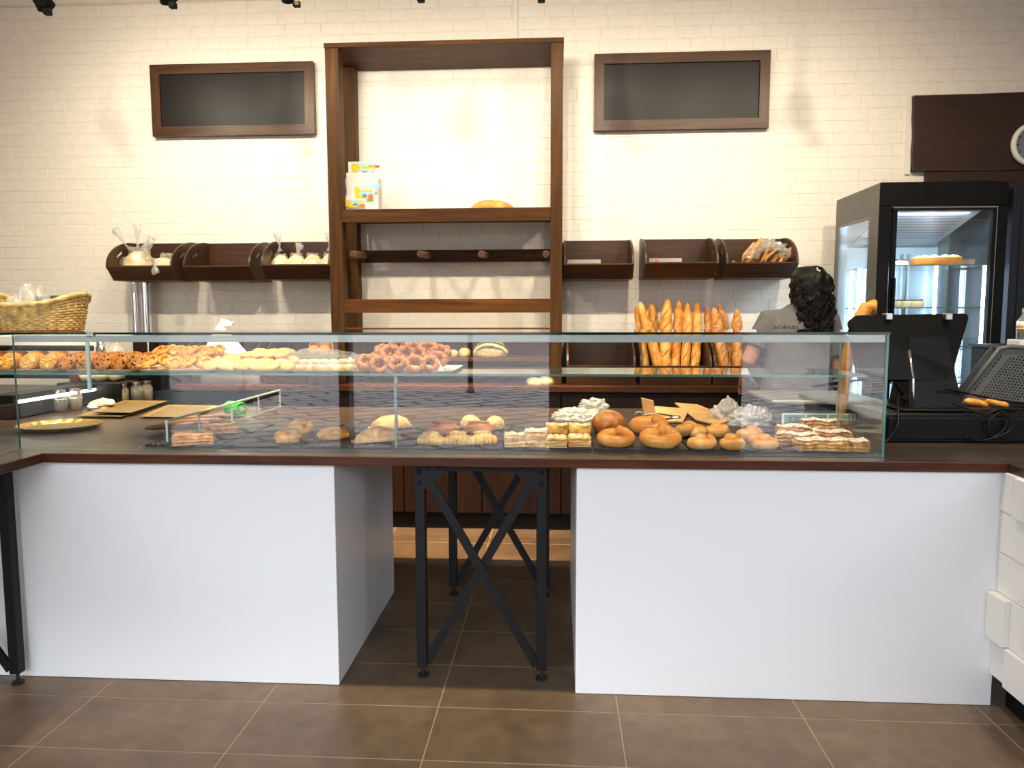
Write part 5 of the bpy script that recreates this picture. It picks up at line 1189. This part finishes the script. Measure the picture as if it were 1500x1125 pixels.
# green roll, gold trays, wrapped sandwich
p = C(340, 611); ax = Vector((.82, -.5, 0)).normalized(); r = .034
t = thing('green_roll', 'bright green plastic tube lying on the counter by the glass divider', 'tube', p+Vector((0, .05, 0)))
c0 = p+Vector((-.005, .05, r+.0005)); mk('tube', MB().sweep([c0-ax*.05, c0-ax*.047, c0+ax*.047, c0+ax*.05], [r*.93, r, r, r*.93], 24), M['green'], t, 'auto')
mk('end_hole', MB().cyl(c0+ax*.0502, c0+ax*.052, .012, n=16), M['white'], t)
def goldround(px0, px1, py, label):
    a, c = C(px0, py), C(px1, py); rx = (c-a).length/2; cx = (a.x+c.x)/2; cy = a.y+.0; n = 48; b = MB(); prof = []
    rings = [(.80, .003), (.86, .003), (.93, .010), (1.0, .016), (1.0, .0172), (.93, .0115), (.86, .0045), (.80, .0045)]
    vs = []; fs = []
    for k, (f, z) in enumerate(rings):
        for q in range(n):
            g = 1+(.018*math.cos(q*PI) if f > .9 else 0); vs.append((cx+rx*f*g*math.cos(q*2*PI/n), cy+rx*.92*f*g*math.sin(q*2*PI/n), ZT+z))
    for k in range(len(rings)-1):
        for q in range(n): fs.append((k*n+q, k*n+(q+1) % n, (k+1)*n+(q+1) % n, (k+1)*n+q))
    fs += [tuple(reversed(range(n))), tuple(7*n+q for q in range(n))]
    t = thing('cake_tray', label, 'tray', (cx, cy, ZT)); mk('fluted_rim', b.add(vs, fs), M['gold'], t)
    mk('tray_base', MB().lathe([(rx*.80, .0046), (0, .0052)], 40, (cx, cy, ZT), sy=.92), M['goldflat'], t); return t
goldround(34, 147, 626, 'round gold card cake tray with a fluted rim on the left counter')
def goldrect(label, pts, z, rot=0):
    q = [C(*p) for p in pts]; cx = sum((p for p in q), Vector())/4; t = thing('cake_tray', label, 'tray', (cx.x, cx.y, z)); s = lambda f, dz: [Vector((cx.x+(p.x-cx.x)*f, cx.y+(p.y-cx.y)*f, z+dz)) for p in q]
    vs = s(.88, .001)+s(1, .008)+s(1, .009)+s(.87, .0026); fs = [(3,2,1,0)]
    for k in range(3): fs += [(k*4+i, k*4+(i+1) % 4, (k+1)*4+(i+1) % 4, (k+1)*4+i) for i in range(4)]
    fs.append((12,13,14,15)); b = MB().add(vs, fs); mk('gold_rim', b, M['gold'], t)
    mk('tray_base', MB().add(s(.86, .0027)+s(.86, .0034), [(3,2,1,0),(4,5,6,7),(0,1,5,4),(1,2,6,5),(2,3,7,6),(3,0,4,7)]), M['goldflat'], t); return t
goldrect('rectangular gold card tray, lower of the stacked pair on the left counter', [(112, 612), (178, 613), (238, 594), (170, 594)], ZT+.001)
goldrect('rectangular gold card tray, upper of the stacked pair, skewed', [(134, 609), (192, 610), (246, 592), (182, 591)], ZT+.0105)
goldrect('rectangular gold card tray under the glass divider', [(204, 613), (282, 614), (318, 596), (246, 595)], ZT+.001)
p = C(140, 601); t = thing('wrapped_sandwich', 'half eaten filled roll in white wrapping behind the gold trays', 'sandwich', p+Vector((0, .05, 0)))
mk('roll', lump(.058, .04, .026, 201, .3, 2.6, 3, .4, c=(.01, 0, .018)), M['dough'], None, True).parent = t
mk('wrapping', lump(.062, .045, .024, 202, .4, 2.6, 3, .5, c=(-.006, -.006, 0)), M['paper'], None, False).parent = t
mk('filling', lump(.04, .035, .012, 203, .3, 3, 2, .4, c=(.022, -.012, .012)), plain('filling', (112, 54, 36), .5), None, True).parent = t

# ------------------------------------------------------------------ left side: machine, jars, strip light, basket, chrome pipes
t = thing('coffee_machine', 'white and steel coffee machine with a dark bar behind the almond biscuits', 'coffee machine', (-3.05, 4.2, .95))
xa = at(152, 510, 4.1).x
mk('rear_shelf', MB().box(xa-1.0, xa+.25, 4.08, 4.45, .95, .972, c=.003), M['black'], t)
mk('body', MB().box(xa-.95, xa-.02, 4.12, 4.44, .985, 1.20, c=.012), M['white'], t)
mk('front_bar', MB().cyl((xa-.9, 4.09, at(80, 510, 4.09).z), (xa-.06, 4.09, at(80, 510, 4.09).z), .016, n=14), M['blackmetal'], t, 'auto')
mk('drip_base', MB().box(xa-.95, xa-.02, 4.1, 4.44, .9725, .9845), M['steel'], t)
mk('end_cap', MB().sweep([(xa-.015, 4.1, 1.01), (xa-.01, 4.09, 1.08), (xa-.02, 4.1, 1.18)], [.02, .028, .02], 12), M['chrome'], t, True)
mk('leg', MB().box(xa-.95, xa-.90, 4.12, 4.4, ZT+.001, .949).box(xa+.18, xa+.23, 4.12, 4.4, ZT+.001, .949), M['black'], t)
def jar(px, Y, z, h, r, label, lidm, fill, fillh, lab=None):
    x = at(px, 520, Y).x; t = thing('glass_jar', label, 'jar', (x, Y, z))
    mk('glass_body', MB().lathe([(r*.9, .001), (r, .008), (r, h*.68), (r*.5, h*.82), (r*.42, h*.95)], 22, (x, Y, z)), M['film'], t, 'auto')
    mk('contents', MB().lathe([(r*.86, .003), (r*.93, .01), (r*.93, h*fillh), (0, h*fillh+.001)], 20, (x, Y, z)), fill, t, 'auto')
    mk('lid', MB().lathe([(r*.46, h*.93), (r*.5, h*.94), (r*.5, h), (0, h+.002)], 18, (x, Y, z)), lidm, t, 'auto')
    if lab:
        b = MB(); vs = []; n = 14
        for zz in (h*.14, h*.56):
            for q in range(n+1): a = -PI/2-.95+1.9*q/n; vs.append((x+r*1.012*math.cos(a), Y+r*1.012*math.sin(a), z+zz))
        mk('label', b.add(vs, [(q, q+1, n+2+q, n+1+q) for q in range(n)]), M['white'], t)
        vs = [(v[0], v[1]-.0006, z+(h*.14 if i <= n else h*.22)) for i, v in enumerate(vs)]; mk('label_band', MB().add(vs, [(q, q+1, n+2+q, n+1+q) for q in range(n)]), plain('label yellow', (226, 196, 60), .5), t)
        mk('label_leaf', lump(r*.4, .001, r*.22, 5, .3, 3, 2, .9, c=(0, 0, 0)).warp(lambda p: p+Vector((x, Y-r*1.02, z+h*.34))), plain('label green', (84, 140, 74), .5), t)
    return t
oil = plain('olive oil', (122, 104, 40), .2); olive = plain('dark preserve', (70, 58, 30), .3)
jar(170, 4.15, .9735, .20, .056, 'clear bottle with green leaf and yellow label beside the coffee machine', M['white'], plain('pale drink', (206, 204, 186), .3), .12, True)
t = thing('strip_light', 'glowing strip light on a black glossy ledge along the left counter', 'strip light', (-2.5, 4.0, ZT))
mk('ledge', MB().box(-2.62, -2.50, 3.25, 4.4, ZT+.001, .945, c=.003), M['black'], t)
for (ya, yb) in ((3.28, 3.70), (3.74, 4.04), (4.08, 4.36)): mk('tube', MB().box(-2.4995, -2.494, ya, yb, .905, .919), M['ledw'], t)
for k, (px, Y, f, lab) in enumerate(((88, 3.55, olive, 'first from the left'), (110, 3.62, oil, 'second from the left'), (179, 3.90, oil, 'third from the left'), (200, 3.98, olive, 'fourth from the left'), (215, 4.06, oil, 'fifth from the left'))):
    z = ZT+.001; x = at(px, 575, Y).x; r = .032
    t = thing('preserve_jar', f'small glass jar of olive preserve before the strip light, {lab}', 'jar', (x, Y, z), 'preserve jars by the strip light')
    mk('glass_body', MB().lathe([(r*.9, .001), (r, .006), (r, .07), (r*.7, .085), (r*.7, .095)], 18, (x, Y, z)), M['film'], t, 'auto')
    mk('contents', MB().lathe([(r*.88, .004), (r*.92, .01), (r*.92, .06), (0, .061)], 16, (x, Y, z)), f, t, 'auto')
    mk('lid', MB().lathe([(r*.74, .094), (r*.76, .096), (r*.76, .108), (0, .109)], 18, (x, Y, z)), M['steel'], t, 'auto')
# left counter runs back to the wall, dark cabinet below
t = thing('side_counter', 'dark counter along the left wall behind the glass case', 'counter', (-3.2, 4.3, 0))
mk('top', MB().box(-4.2, -2.42, 3.812, 4.94, ZU+.004, ZT-.0005), M['woodctop'], t); mk('carcass', MB().box(-4.2, -2.43, 3.83, 4.93, .1, ZU+.003), M['woodb'], t); mk('plinth', MB().box(-4.2, -2.46, 3.87, 4.93, .001, .099), M['matteblack'], t)
for k, (px, Y, lab) in enumerate(((133, 3.96, 'left of three'), (152, 4.0, 'middle of three'), (172, 4.02, 'right of three'))):
    x = at(px, 565, Y).x; b = flat0(jitter(MB().sweep([(-.06, 0, .03), (-.045, 0, .033), (0, 0, .036), (.045, 0, .033), (.06, 0, .03)], [.012, .03, .036, .03, .012], 12), .004, 24, k))
    single('bread_roll', b, M['dough'], f'pale short bread roll on the black block behind the glass shelf, {lab}', 'roll', (x, Y, .9465), (0, 0, 1.1+.3*k))
tag(mk('serving_block', MB().box(at(98, 560, 3.95).x, at(190, 560, 3.95).x, 3.86, 4.075, ZT+.001, .945, c=.004), M['black'], loc=(at(140, 560, 3.95).x, 3.95, ZT)), 'black block on the left counter with three pale rolls on top', 'block')
x = at(112, 556, 3.93).x; t = thing('red_pot', 'small dark red pot beside the pale rolls', 'pot', (x, 3.93, .9455)); mk('body', MB().lathe([(.026, 0), (.032, .01), (.034, .045), (.028, .05), (0, .051)], 18, (x, 3.93, .9455)), plain('dark red', (120, 40, 30), .4), t, 'auto'); mk('rim', MB().sweep([(x+.030*math.cos(k*PI/8), 3.93+.030*math.sin(k*PI/8), .9455+.05) for k in range(16)], .004, 6, closed=True), M['black'], t, True)
for k, (px, r, lab) in enumerate(((198, .022, 'left thinner'), (207, .032, 'right thicker'))):
    p = at(px, 450, 4.80); tag(mk('chrome_pipe', MB().cyl((p.x+.02*k, 4.80+.02*k, ZT+.001), (p.x+.02*k, 4.80+.02*k, trays['T1'].z-.006), r, n=24), M['chrome'], None, 'auto', loc=(p.x, 4.8, ZT)), f'vertical chrome pipe under the outermost left tray, {lab} one', 'pipe')
p = at(197, 422, 4.77); tag(mk('pipe_sticker', MB().box(p.x-.012, p.x+.012, 4.772, 4.7745, p.z-.03, p.z+.03), M['white'], loc=(p.x, 4.772, p.z)), 'small white barcode sticker on the thinner chrome pipe', 'sticker')
# wicker basket on the glass top
A_ = at(-8, 487, 2.84); B_ = at(126, 487, 2.84); cx = (A_.x+B_.x)/2; ra = (B_.x-A_.x)/2*.93; rb = .135; zb = ZTOP+.009; H_ = .115
t = thing('wicker_basket', 'oval woven wicker basket with raised ends on the glass top', 'basket', (cx, 2.84, zb))
n = 56
for k in range(13):
    u = k/12; f = .90+.13*u; pts = []
    for q in range(n):
        a = q*2*PI/n; e = abs(math.cos(a))**3; wob = .0022*(1 if (q+k) % 2 else -1); z = zb+.006+u*(H_*.76+H_*.36*e*u)
        pts.append((cx+(ra*f+wob)*math.cos(a), 2.84+(rb*f+wob)*math.sin(a), z))
    mk('weave_strand', MB().sweep(pts, .0052, 6, closed=True), M['wicker'], t, True)
pts = [(cx+ra*1.05*math.cos(q*2*PI/n), 2.84+rb*1.06*math.sin(q*2*PI/n), zb+.008+H_*.78+H_*.38*abs(math.cos(q*2*PI/n))**3) for q in range(n)]
mk('braided_rim', MB().sweep(pts, [.011+.003*math.sin(q*PI*.8) for q in range(n)], 8, closed=True), M['wicker'], t, True)
for q in range(0, n, 2):
    a = q*2*PI/n; e = abs(math.cos(a))**3
    mk('stake', MB().cyl((cx+ra*.90*math.cos(a), 2.84+rb*.90*math.sin(a), zb+.002), (cx+ra*1.03*math.cos(a), 2.84+rb*1.03*math.sin(a), zb+.004+H_*.76+H_*.36*e), .0042, n=6), M['wicker'], t, True)
mk('basket_base', MB().lathe([(.90, .0005), (.92, .006), (0, .007)], 32, (0, 0, 0)).warp(lambda p: Vector((cx+p.x*ra, 2.84+p.y*rb, zb+p.z))), M['wicker'], t)
crumple(Vector((at(44, 440, 2.84).x, 2.84, zb+.008)), .085, .085, .135, 33, 'film2', 'crumpled clear plastic bag bulging out of the wicker basket', amp=.3, freq=1.9, top=.25, sub=5)
p = at(86, 435, 2.9); tag(mk('dark_board', MB().box(p.x-.09, p.x+.09, 2.89, 2.90, zb+.008, p.z+.006, c=.002), M['grey'], loc=(p.x, 2.9, zb)), 'grey board standing in the wicker basket behind the plastic bag', 'board')
# white paper bag and cone with oranges behind the shelf pastries
x = at(327, 520, 4.36).x; zt_ = at(322, 470, 4.36).z; t = thing('white_bag', 'tall white paper bag with a folded tip standing behind the palmiers', 'paper bag', (x, 4.42, ZB))
b = MB().loft([((x, 4.44, ZB+.001), .19, .035), ((x, 4.44, ZB+.12), .18, .05), ((x-.03, 4.43, ZB+.25), .10, .035), ((x-.04, 4.43, zt_-.06), .035, .018), ((x-.035, 4.42, zt_-.03), .022, .012)], 18); jitter(b, .012, 12, 3); b.v = [Vector((p.x, p.y, max(p.z, ZB+.001))) for p in b.v]
mk('bag_body', b, M['paper'], t, True)
mk('bag_tip', MB().add([(x-.055, 4.41, zt_-.035), (x+.03, 4.42, zt_-.028), (x+.035, 4.43, zt_-.012), (x-.03, 4.41, zt_+.012), (x-.055, 4.44, zt_-.035), (x+.03, 4.45, zt_-.028), (x+.035, 4.46, zt_-.012), (x-.03, 4.44, zt_+.012)], [(0,1,2,3),(7,6,5,4),(0,4,5,1),(1,5,6,2),(2,6,7,3),(3,7,4,0)]), M['paper'], t)
x = at(463, 520, 4.30).x; zc = at(463, 522, 4.30).z; t = thing('fruit_stand', 'brown woven scoop basket lying open behind the bagged pastries', 'basket', (x, 4.42, ZB))
mk('stand', MB().cyl((x, 4.47, ZB+.001), (x, 4.47, zc-.004), .05, .04, n=20), M['woodt'], t, 'auto')
b = MB(); vs = []; n = 22
for f, dy, in ((1, 0), (.93, .0), (.55, .08), (.5, .078)): pass
rings = [(.072, .0), (.074, .004), (.068, .05), (.045, .10), (.0, .115), ]
mk('scoop', MB().sweep([(x, 4.40+.0, zc+.045), (x, 4.43, zc+.045), (x, 4.48, zc+.042), (x, 4.52, zc+.04)], [.070, .066, .050, .02], 22, cap=True), plain('scoop', (150, 98, 52), .6, var=.15, nscale=60), t, True)
mk('scoop_rim', MB().sweep([(x+.071*math.cos(k*PI/12), 4.398, zc+.045+.071*math.sin(k*PI/12)) for k in range(24)], .006, 8, closed=True), plain('scoop rim', (182, 126, 70), .6), t, True)
for k, dx in enumerate((-.034, .032)):
    tag(mk('orange', MB().ball((x+dx, 4.362, zc+.0335), .033, .033, .031, 3), M['orange'], None, True, loc=(x+dx, 4.362, zc)), 'round orange fruit at the mouth of the woven scoop, '+('left' if k == 0 else 'right')+' one', 'orange')
tag(mk('scoop_shelf', MB().box(x-.10, x+.10, 4.405-.08, 4.405-.006, zc-.012, zc+.0005, c=.003).box(x-.09, x+.09, 4.405, 4.42, ZB+.001, zc-.0125), M['woodt'], loc=(x, 4.4, ZB)), 'small dark wooden ledge carrying the two oranges', 'ledge')
# far right: bottle on a white box; breads in the crate; baguette leaning by the till
p = at(1496, 506, 3.5); tag(mk('white_carton', MB().box(p.x-.03, p.x+.12, 3.46, 3.56, 1.166, at(1496, 498, 3.46).z, c=.003), M['white'], loc=(p.x, 3.5, 1.166)), 'small white carton under the bottle at the right edge', 'carton')
zb2 = at(1496, 498, 3.46).z+.001; x = at(1502, 480, 3.5).x; t = thing('drink_bottle', 'clear drinks bottle with a yellow banded label at the right edge', 'bottle', (x, 3.5, zb2))
mk('glass_body', MB().lathe([(.032, .001), (.035, .006), (.035, .08), (.016, .11), (.014, .125)], 20, (x, 3.5, zb2)), M['film'], t, 'auto'); mk('cap', MB().lathe([(.016, .122), (.016, .14), (0, .141)], 16, (x, 3.5, zb2)), plain('yellow cap', (206, 190, 70), .4), t, 'auto')
mk('label', MB().lathe([(.0355, .05), (.0355, .082)], 20, (x, 3.5, zb2)), M['paper'], t, True); mk('label_band', MB().lathe([(.0357, .044), (.0357, .052)], 20, (x, 3.5, zb2)), plain('band yellow', (226, 200, 60), .4), t, True); mk('contents', MB().lathe([(.031, .004), (.033, .01), (.033, .045), (0, .046)], 18, (x, 3.5, zb2)), plain('dark drink', (40, 44, 50), .2), t, 'auto')
for k, (px, py, lab) in enumerate(((1432, 584, 'left'), (1463, 583, 'right'))):
    p = at(px, 590, 2.97); b = flat0(jitter(MB().sweep([(-.075, 0, .02), (-.05, 0, .024), (0, 0, .026), (.05, 0, .022), (.075, 0, .016)], [.012, .024, .027, .022, .010], 12), .003, 30, k))
    single('long_roll', b, M['bag'], f'golden long roll on the drawer before the grey crate, {lab} one', 'roll', (p.x, 2.985, .9525), (0, .1, -.7-.2*k), None, True, .55)
A_ = at(1243, 512, 3.06); B_ = at(1262, 462, 3.1); C__ = at(1276, 446, 3.1); D_ = at(1280, 460, 3.12)
E_ = Vector((A_.x-.03, 3.05, ZT+.03))
t = single('crooked_baguette', jitter(MB().sweep([E_, E_*.7+A_*.3, A_, A_*.5+B_*.5, B_, B_*.35+C__*.65+Vector((-.004, 0, .004)), C__, D_], [.012, .022, .022, .024, .026, .027, .026, .012], 14), .003, 25, 2), M['bag'], 'crooked golden baguette leaning upright behind the till screen', 'baguette', (0, 0, 0))
t.data.transform(Matrix.Translation(-E_)); t.location = E_
tag(mk('dark_scissors', MB().sweep([on(1190, 566, .965)+Vector((0, 0, .0)), on(1238, 560, .965), on(1262, 556, .965)], [.008, .014, .006], 8, flat=.5), M['black'], None, True, loc=on(1230, 562, .955)), 'black handled bread knife lying on the scale plate', 'knife')

# ------------------------------------------------------------------ the shop assistant, seen from behind
PY = 4.12
def W_(px, py, dy=0): p = at(px, py, PY+dy); return p
sk = MB(); hd = W_(1183, 420); hx, hz = hd.x, hd.z
cx = W_(1168, 520).x
def remeshed(name, b, vox, mt, parent=None, smooth_it=2):
    o = mk(name, b, mt, None, True); md = o.modifiers.new('r', 'REMESH'); md.mode = 'VOXEL'; md.voxel_size = vox; md.use_smooth_shade = True
    ms = o.modifiers.new('s', 'SMOOTH'); ms.iterations = smooth_it; ms.factor = .5
    dg = bpy.context.evaluated_depsgraph_get(); me = bpy.data.meshes.new_from_object(o.evaluated_get(dg)); old = o.data; o.modifiers.clear(); o.data = me; bpy.data.meshes.remove(old); me.name = name
    if not me.materials: me.materials.append(mt)
    return o
zs_ = at(1170, 458, PY).z                       # shoulder line
zc_ = .86
def limb(b, pts, rad, n=14): return b.sweep(pts, rad, n)
# body: legs, trunk, neck, head, arms, hands with five fingers
sk.loft([((cx, PY+.01, .80), .15, .105), ((cx, PY, .90), .165, .11), ((cx, PY, 1.0), .14, .095), ((cx, PY, 1.12), .155, .10), ((cx, PY+.005, 1.22), .17, .10), ((cx, PY, zs_-.02), .155, .08), ((cx+.01, PY, zs_+.03), .085, .06)], 24)
limb(sk, [(cx+.012, PY+.0, zs_-.02), (cx+.03, PY+.01, zs_+.06), (hx, PY+.025, hz-.02)], [.062, .052, .055])
sk.loft([((hx, PY+.03, hz-.115), .04, .05), ((hx, PY+.03, hz-.085), .062, .075), ((hx, PY+.025, hz-.03), .07, .09), ((hx, PY+.01, hz+.03), .075, .096), ((hx, PY+.005, hz+.075), .062, .08), ((hx, PY+.005, hz+.105), .03, .04)], 20)
sk.ball((hx-.0, PY+.125, hz-.03), .012, .02, .018, 2); sk.ball((hx, PY+.11, hz-.075), .02, .012, .008, 2)      # nose, mouth
for s in (-1, 1): sk.ball((hx+s*.076, PY+.02, hz-.025), .010, .02, .03, 2)                                     # ears
for s in (-1, 1):
    hipx = cx+s*.085; limb(sk, [(hipx, PY, .84), (hipx+s*.005, PY-.005, .62), (hipx+s*.005, PY+.0, .46), (hipx+s*.008, PY-.02, .32), (hipx+s*.008, PY-.01, .10), (hipx+s*.008, PY-.005, .05)], [.088, .075, .056, .056, .038, .04])
    limb(sk, [(hipx+s*.008, PY-.05, .035), (hipx+s*.008, PY+.06, .035), (hipx+s*.01, PY+.15, .025)], [.034, .038, .024])
hands = []
for s, ex, ez, wy in ((-1, W_(1096, 525).x, W_(1096, 528).z, .12), (1, W_(1228, 530).x, W_(1226, 545).z, .09)):
    sh = Vector((cx+s*.165, PY, zs_-.035)); el = Vector((ex, PY-.01, ez)); wr = Vector((ex-s*.02, PY+wy, .965)); 
    limb(sk, [sh, sh*.5+el*.5, el, el*.5+wr*.5, wr], [.044, .043, .040, .037, .026])
    d = (wr-el).normalized(); pc = wr+d*.05; limb(sk, [wr, wr+d*.03, wr+d*.085], [.024, .034, .036])
    side = Vector((1, 0, 0)); dn = d.cross(side).normalized(); dn = dn if dn.z < 0 else -dn
    for f in range(4):
        o_ = side*((f-1.5)*.019); ln = (.068, .078, .074, .058)[f if s < 0 else 3-f]; a = wr+d*.085+o_
        limb(sk, [a-d*.02, a+d*ln*.45+dn*.008, a+d*ln*.75+dn*.026, a+d*ln*.85+dn*.045], [.0095, .0092, .0088, .007], 8)
    a = wr+d*.03-side*s*.028; limb(sk, [a, a-side*s*.025+d*.03+dn*.012, a-side*s*.03+d*.06+dn*.025], [.012, .011, .008], 8)
person = remeshed('person', sk, .0075, M['skin'])
base = Vector((cx, PY, 0)); person.data.transform(Matrix.Translation(-base)); person.location = base
tag(person, 'woman in a grey T-shirt seen from behind with dark curly hair', 'person')
sh_ = MB()
sh_.loft([((cx, PY+.0, .83), .195, .135), ((cx, PY, .92), .19, .13), ((cx, PY, 1.02), .172, .118), ((cx, PY, 1.14), .182, .122), ((cx, PY, 1.23), .196, .12), ((cx, PY, zs_-.035), .188, .10), ((cx, PY, zs_-.0), .15, .082), ((cx+.008, PY, zs_+.022), .095, .068), ((cx+.012, PY+.002, zs_+.045), .07, .064)], 30)
for s, ex, ez in ((-1, W_(1096, 525).x, W_(1096, 528).z), (1, W_(1228, 530).x, W_(1226, 545).z)):
    shd = Vector((cx+s*.152, PY, zs_-.044)); el = Vector((ex, PY-.01, ez)); e2 = shd.lerp(el, .68)
    limb(sh_, [shd-Vector((s*.05, 0, -.005)), shd, shd.lerp(el, .3), e2], [.060, .069, .065, .064], 18)
jitter(sh_, .004, 9, 3)
def child(o): o.data.transform(Matrix.Translation(-base)); o.parent = person; o.location = (0, 0, 0); return o
shirt = child(remeshed('shirt', sh_, .008, M['shirt'], None, 3)); shirt['label'] = 'plain grey short sleeved T-shirt'
tr = MB(); tr.loft([((cx, PY+.01, .72), .17, .12), ((cx, PY, .84), .172, .122), ((cx, PY, .92), .168, .118)], 24)
for s in (-1, 1): hipx = cx+s*.085; limb(tr, [(hipx, PY, .84), (hipx+s*.005, PY-.005, .62), (hipx+s*.005, PY, .46), (hipx+s*.008, PY-.015, .28), (hipx+s*.008, PY-.01, .08)], [.097, .086, .068, .064, .058])
child(remeshed('trousers', tr, .009, M['trouser']))
shoe = MB()
for s in (-1, 1): hipx = cx+s*.093; limb(shoe, [(hipx, PY-.06, .04), (hipx, PY+.0, .046), (hipx, PY+.09, .042), (hipx, PY+.17, .03)], [.036, .044, .044, .026])
shoe.v = [Vector((p.x, p.y, max(p.z, .002))) for p in shoe.v]; o = child(remeshed('shoes', shoe, .007, M['black']))
text('HORNO', (W_(1141, 477).x, PY-.1265, W_(1140, 477).z-.010), .034, plain('shirt print', (22, 22, 24), .8), person, 'shirt_lettering', (PI/2-.04, 0, .04))
# hair: shaped mass plus loose curls
hb_ = MB()
hb_.loft([((hx, PY-.0, hz+.112), .02, .02), ((hx+.003, PY-.012, hz+.10), .062, .075), ((hx+.004, PY-.018, hz+.06), .092, .103), ((hx+.006, PY-.026, hz+.0), .101, .105), ((hx+.012, PY-.035, hz-.06), .100, .094), ((hx+.022, PY-.05, hz-.12), .092, .078), ((hx+.028, PY-.062, hz-.18), .082, .062), ((hx+.022, PY-.07, hz-.235), .060, .045), ((hx+.012, PY-.072, hz-.265), .030, .026)], 28)
for k in range(80):
    a = rnd.uniform(-.2, PI+.2); u = rnd.random(); z = hz+.05-.30*u; rx = .10-.035*max(0, u-.6)/.4
    c = Vector((hx+.004+.022*u+rx*math.cos(a), PY-.03-.04*u-.09*math.sin(a)*(1-.35*u), z)); hb_.ball(c, .015, .014, .021, 2)
jitter(hb_, .010, 26, 5)
hb_.v = [p if not (p.y > PY+.055 and p.z < hz+.05) else Vector((p.x, PY+.055, p.z)) for p in hb_.v]
hair = child(remeshed('hair', hb_, .007, M['hair'], None, 1)); hair['label'] = 'dark curly shoulder length hair'
cu_ = MB()
for k in range(150):
    a = rnd.uniform(-.35, PI+.35); u = rnd.uniform(.1, 1); z0 = hz+.04-.26*u; rx = .102-.03*max(0, u-.6)/.4
    c = Vector((hx+.004+.024*u+rx*math.cos(a), PY-.03-.04*u-.088*math.sin(a), z0)); rr = rnd.uniform(.006, .013); ph = rnd.uniform(0, 6)
    cu_.sweep([c+Vector((rr*math.cos(ph+i*.8), -.004-abs(rr*math.sin(ph+i*.8)), -.009*i)) for i in range(9)], [.0012]+[.0026]*7+[.001], 5)
o = child(mk('loose_curls', cu_, M['hair'], None, True)); o['kind'] = 'stuff'
p = Vector((hx+.012, PY-.112, hz+.082)); child(mk('hair_clip', MB().ball(p, .007, .005, .006, 1).ball(p+Vector((.010, 0, -.004)), .005, .004, .006, 1).ball(p+Vector((-.003, 0, .010)), .005, .004, .005, 1), M['paper'], None, True))
ez = Vector((hx-.084, PY+.012, hz-.062)); child(mk('earring', MB().sweep([ez+Vector((0, .012*math.cos(k*PI/6), .012*math.sin(k*PI/6))) for k in range(12)], .0022, 6, closed=True), M['chrome'], None, True))
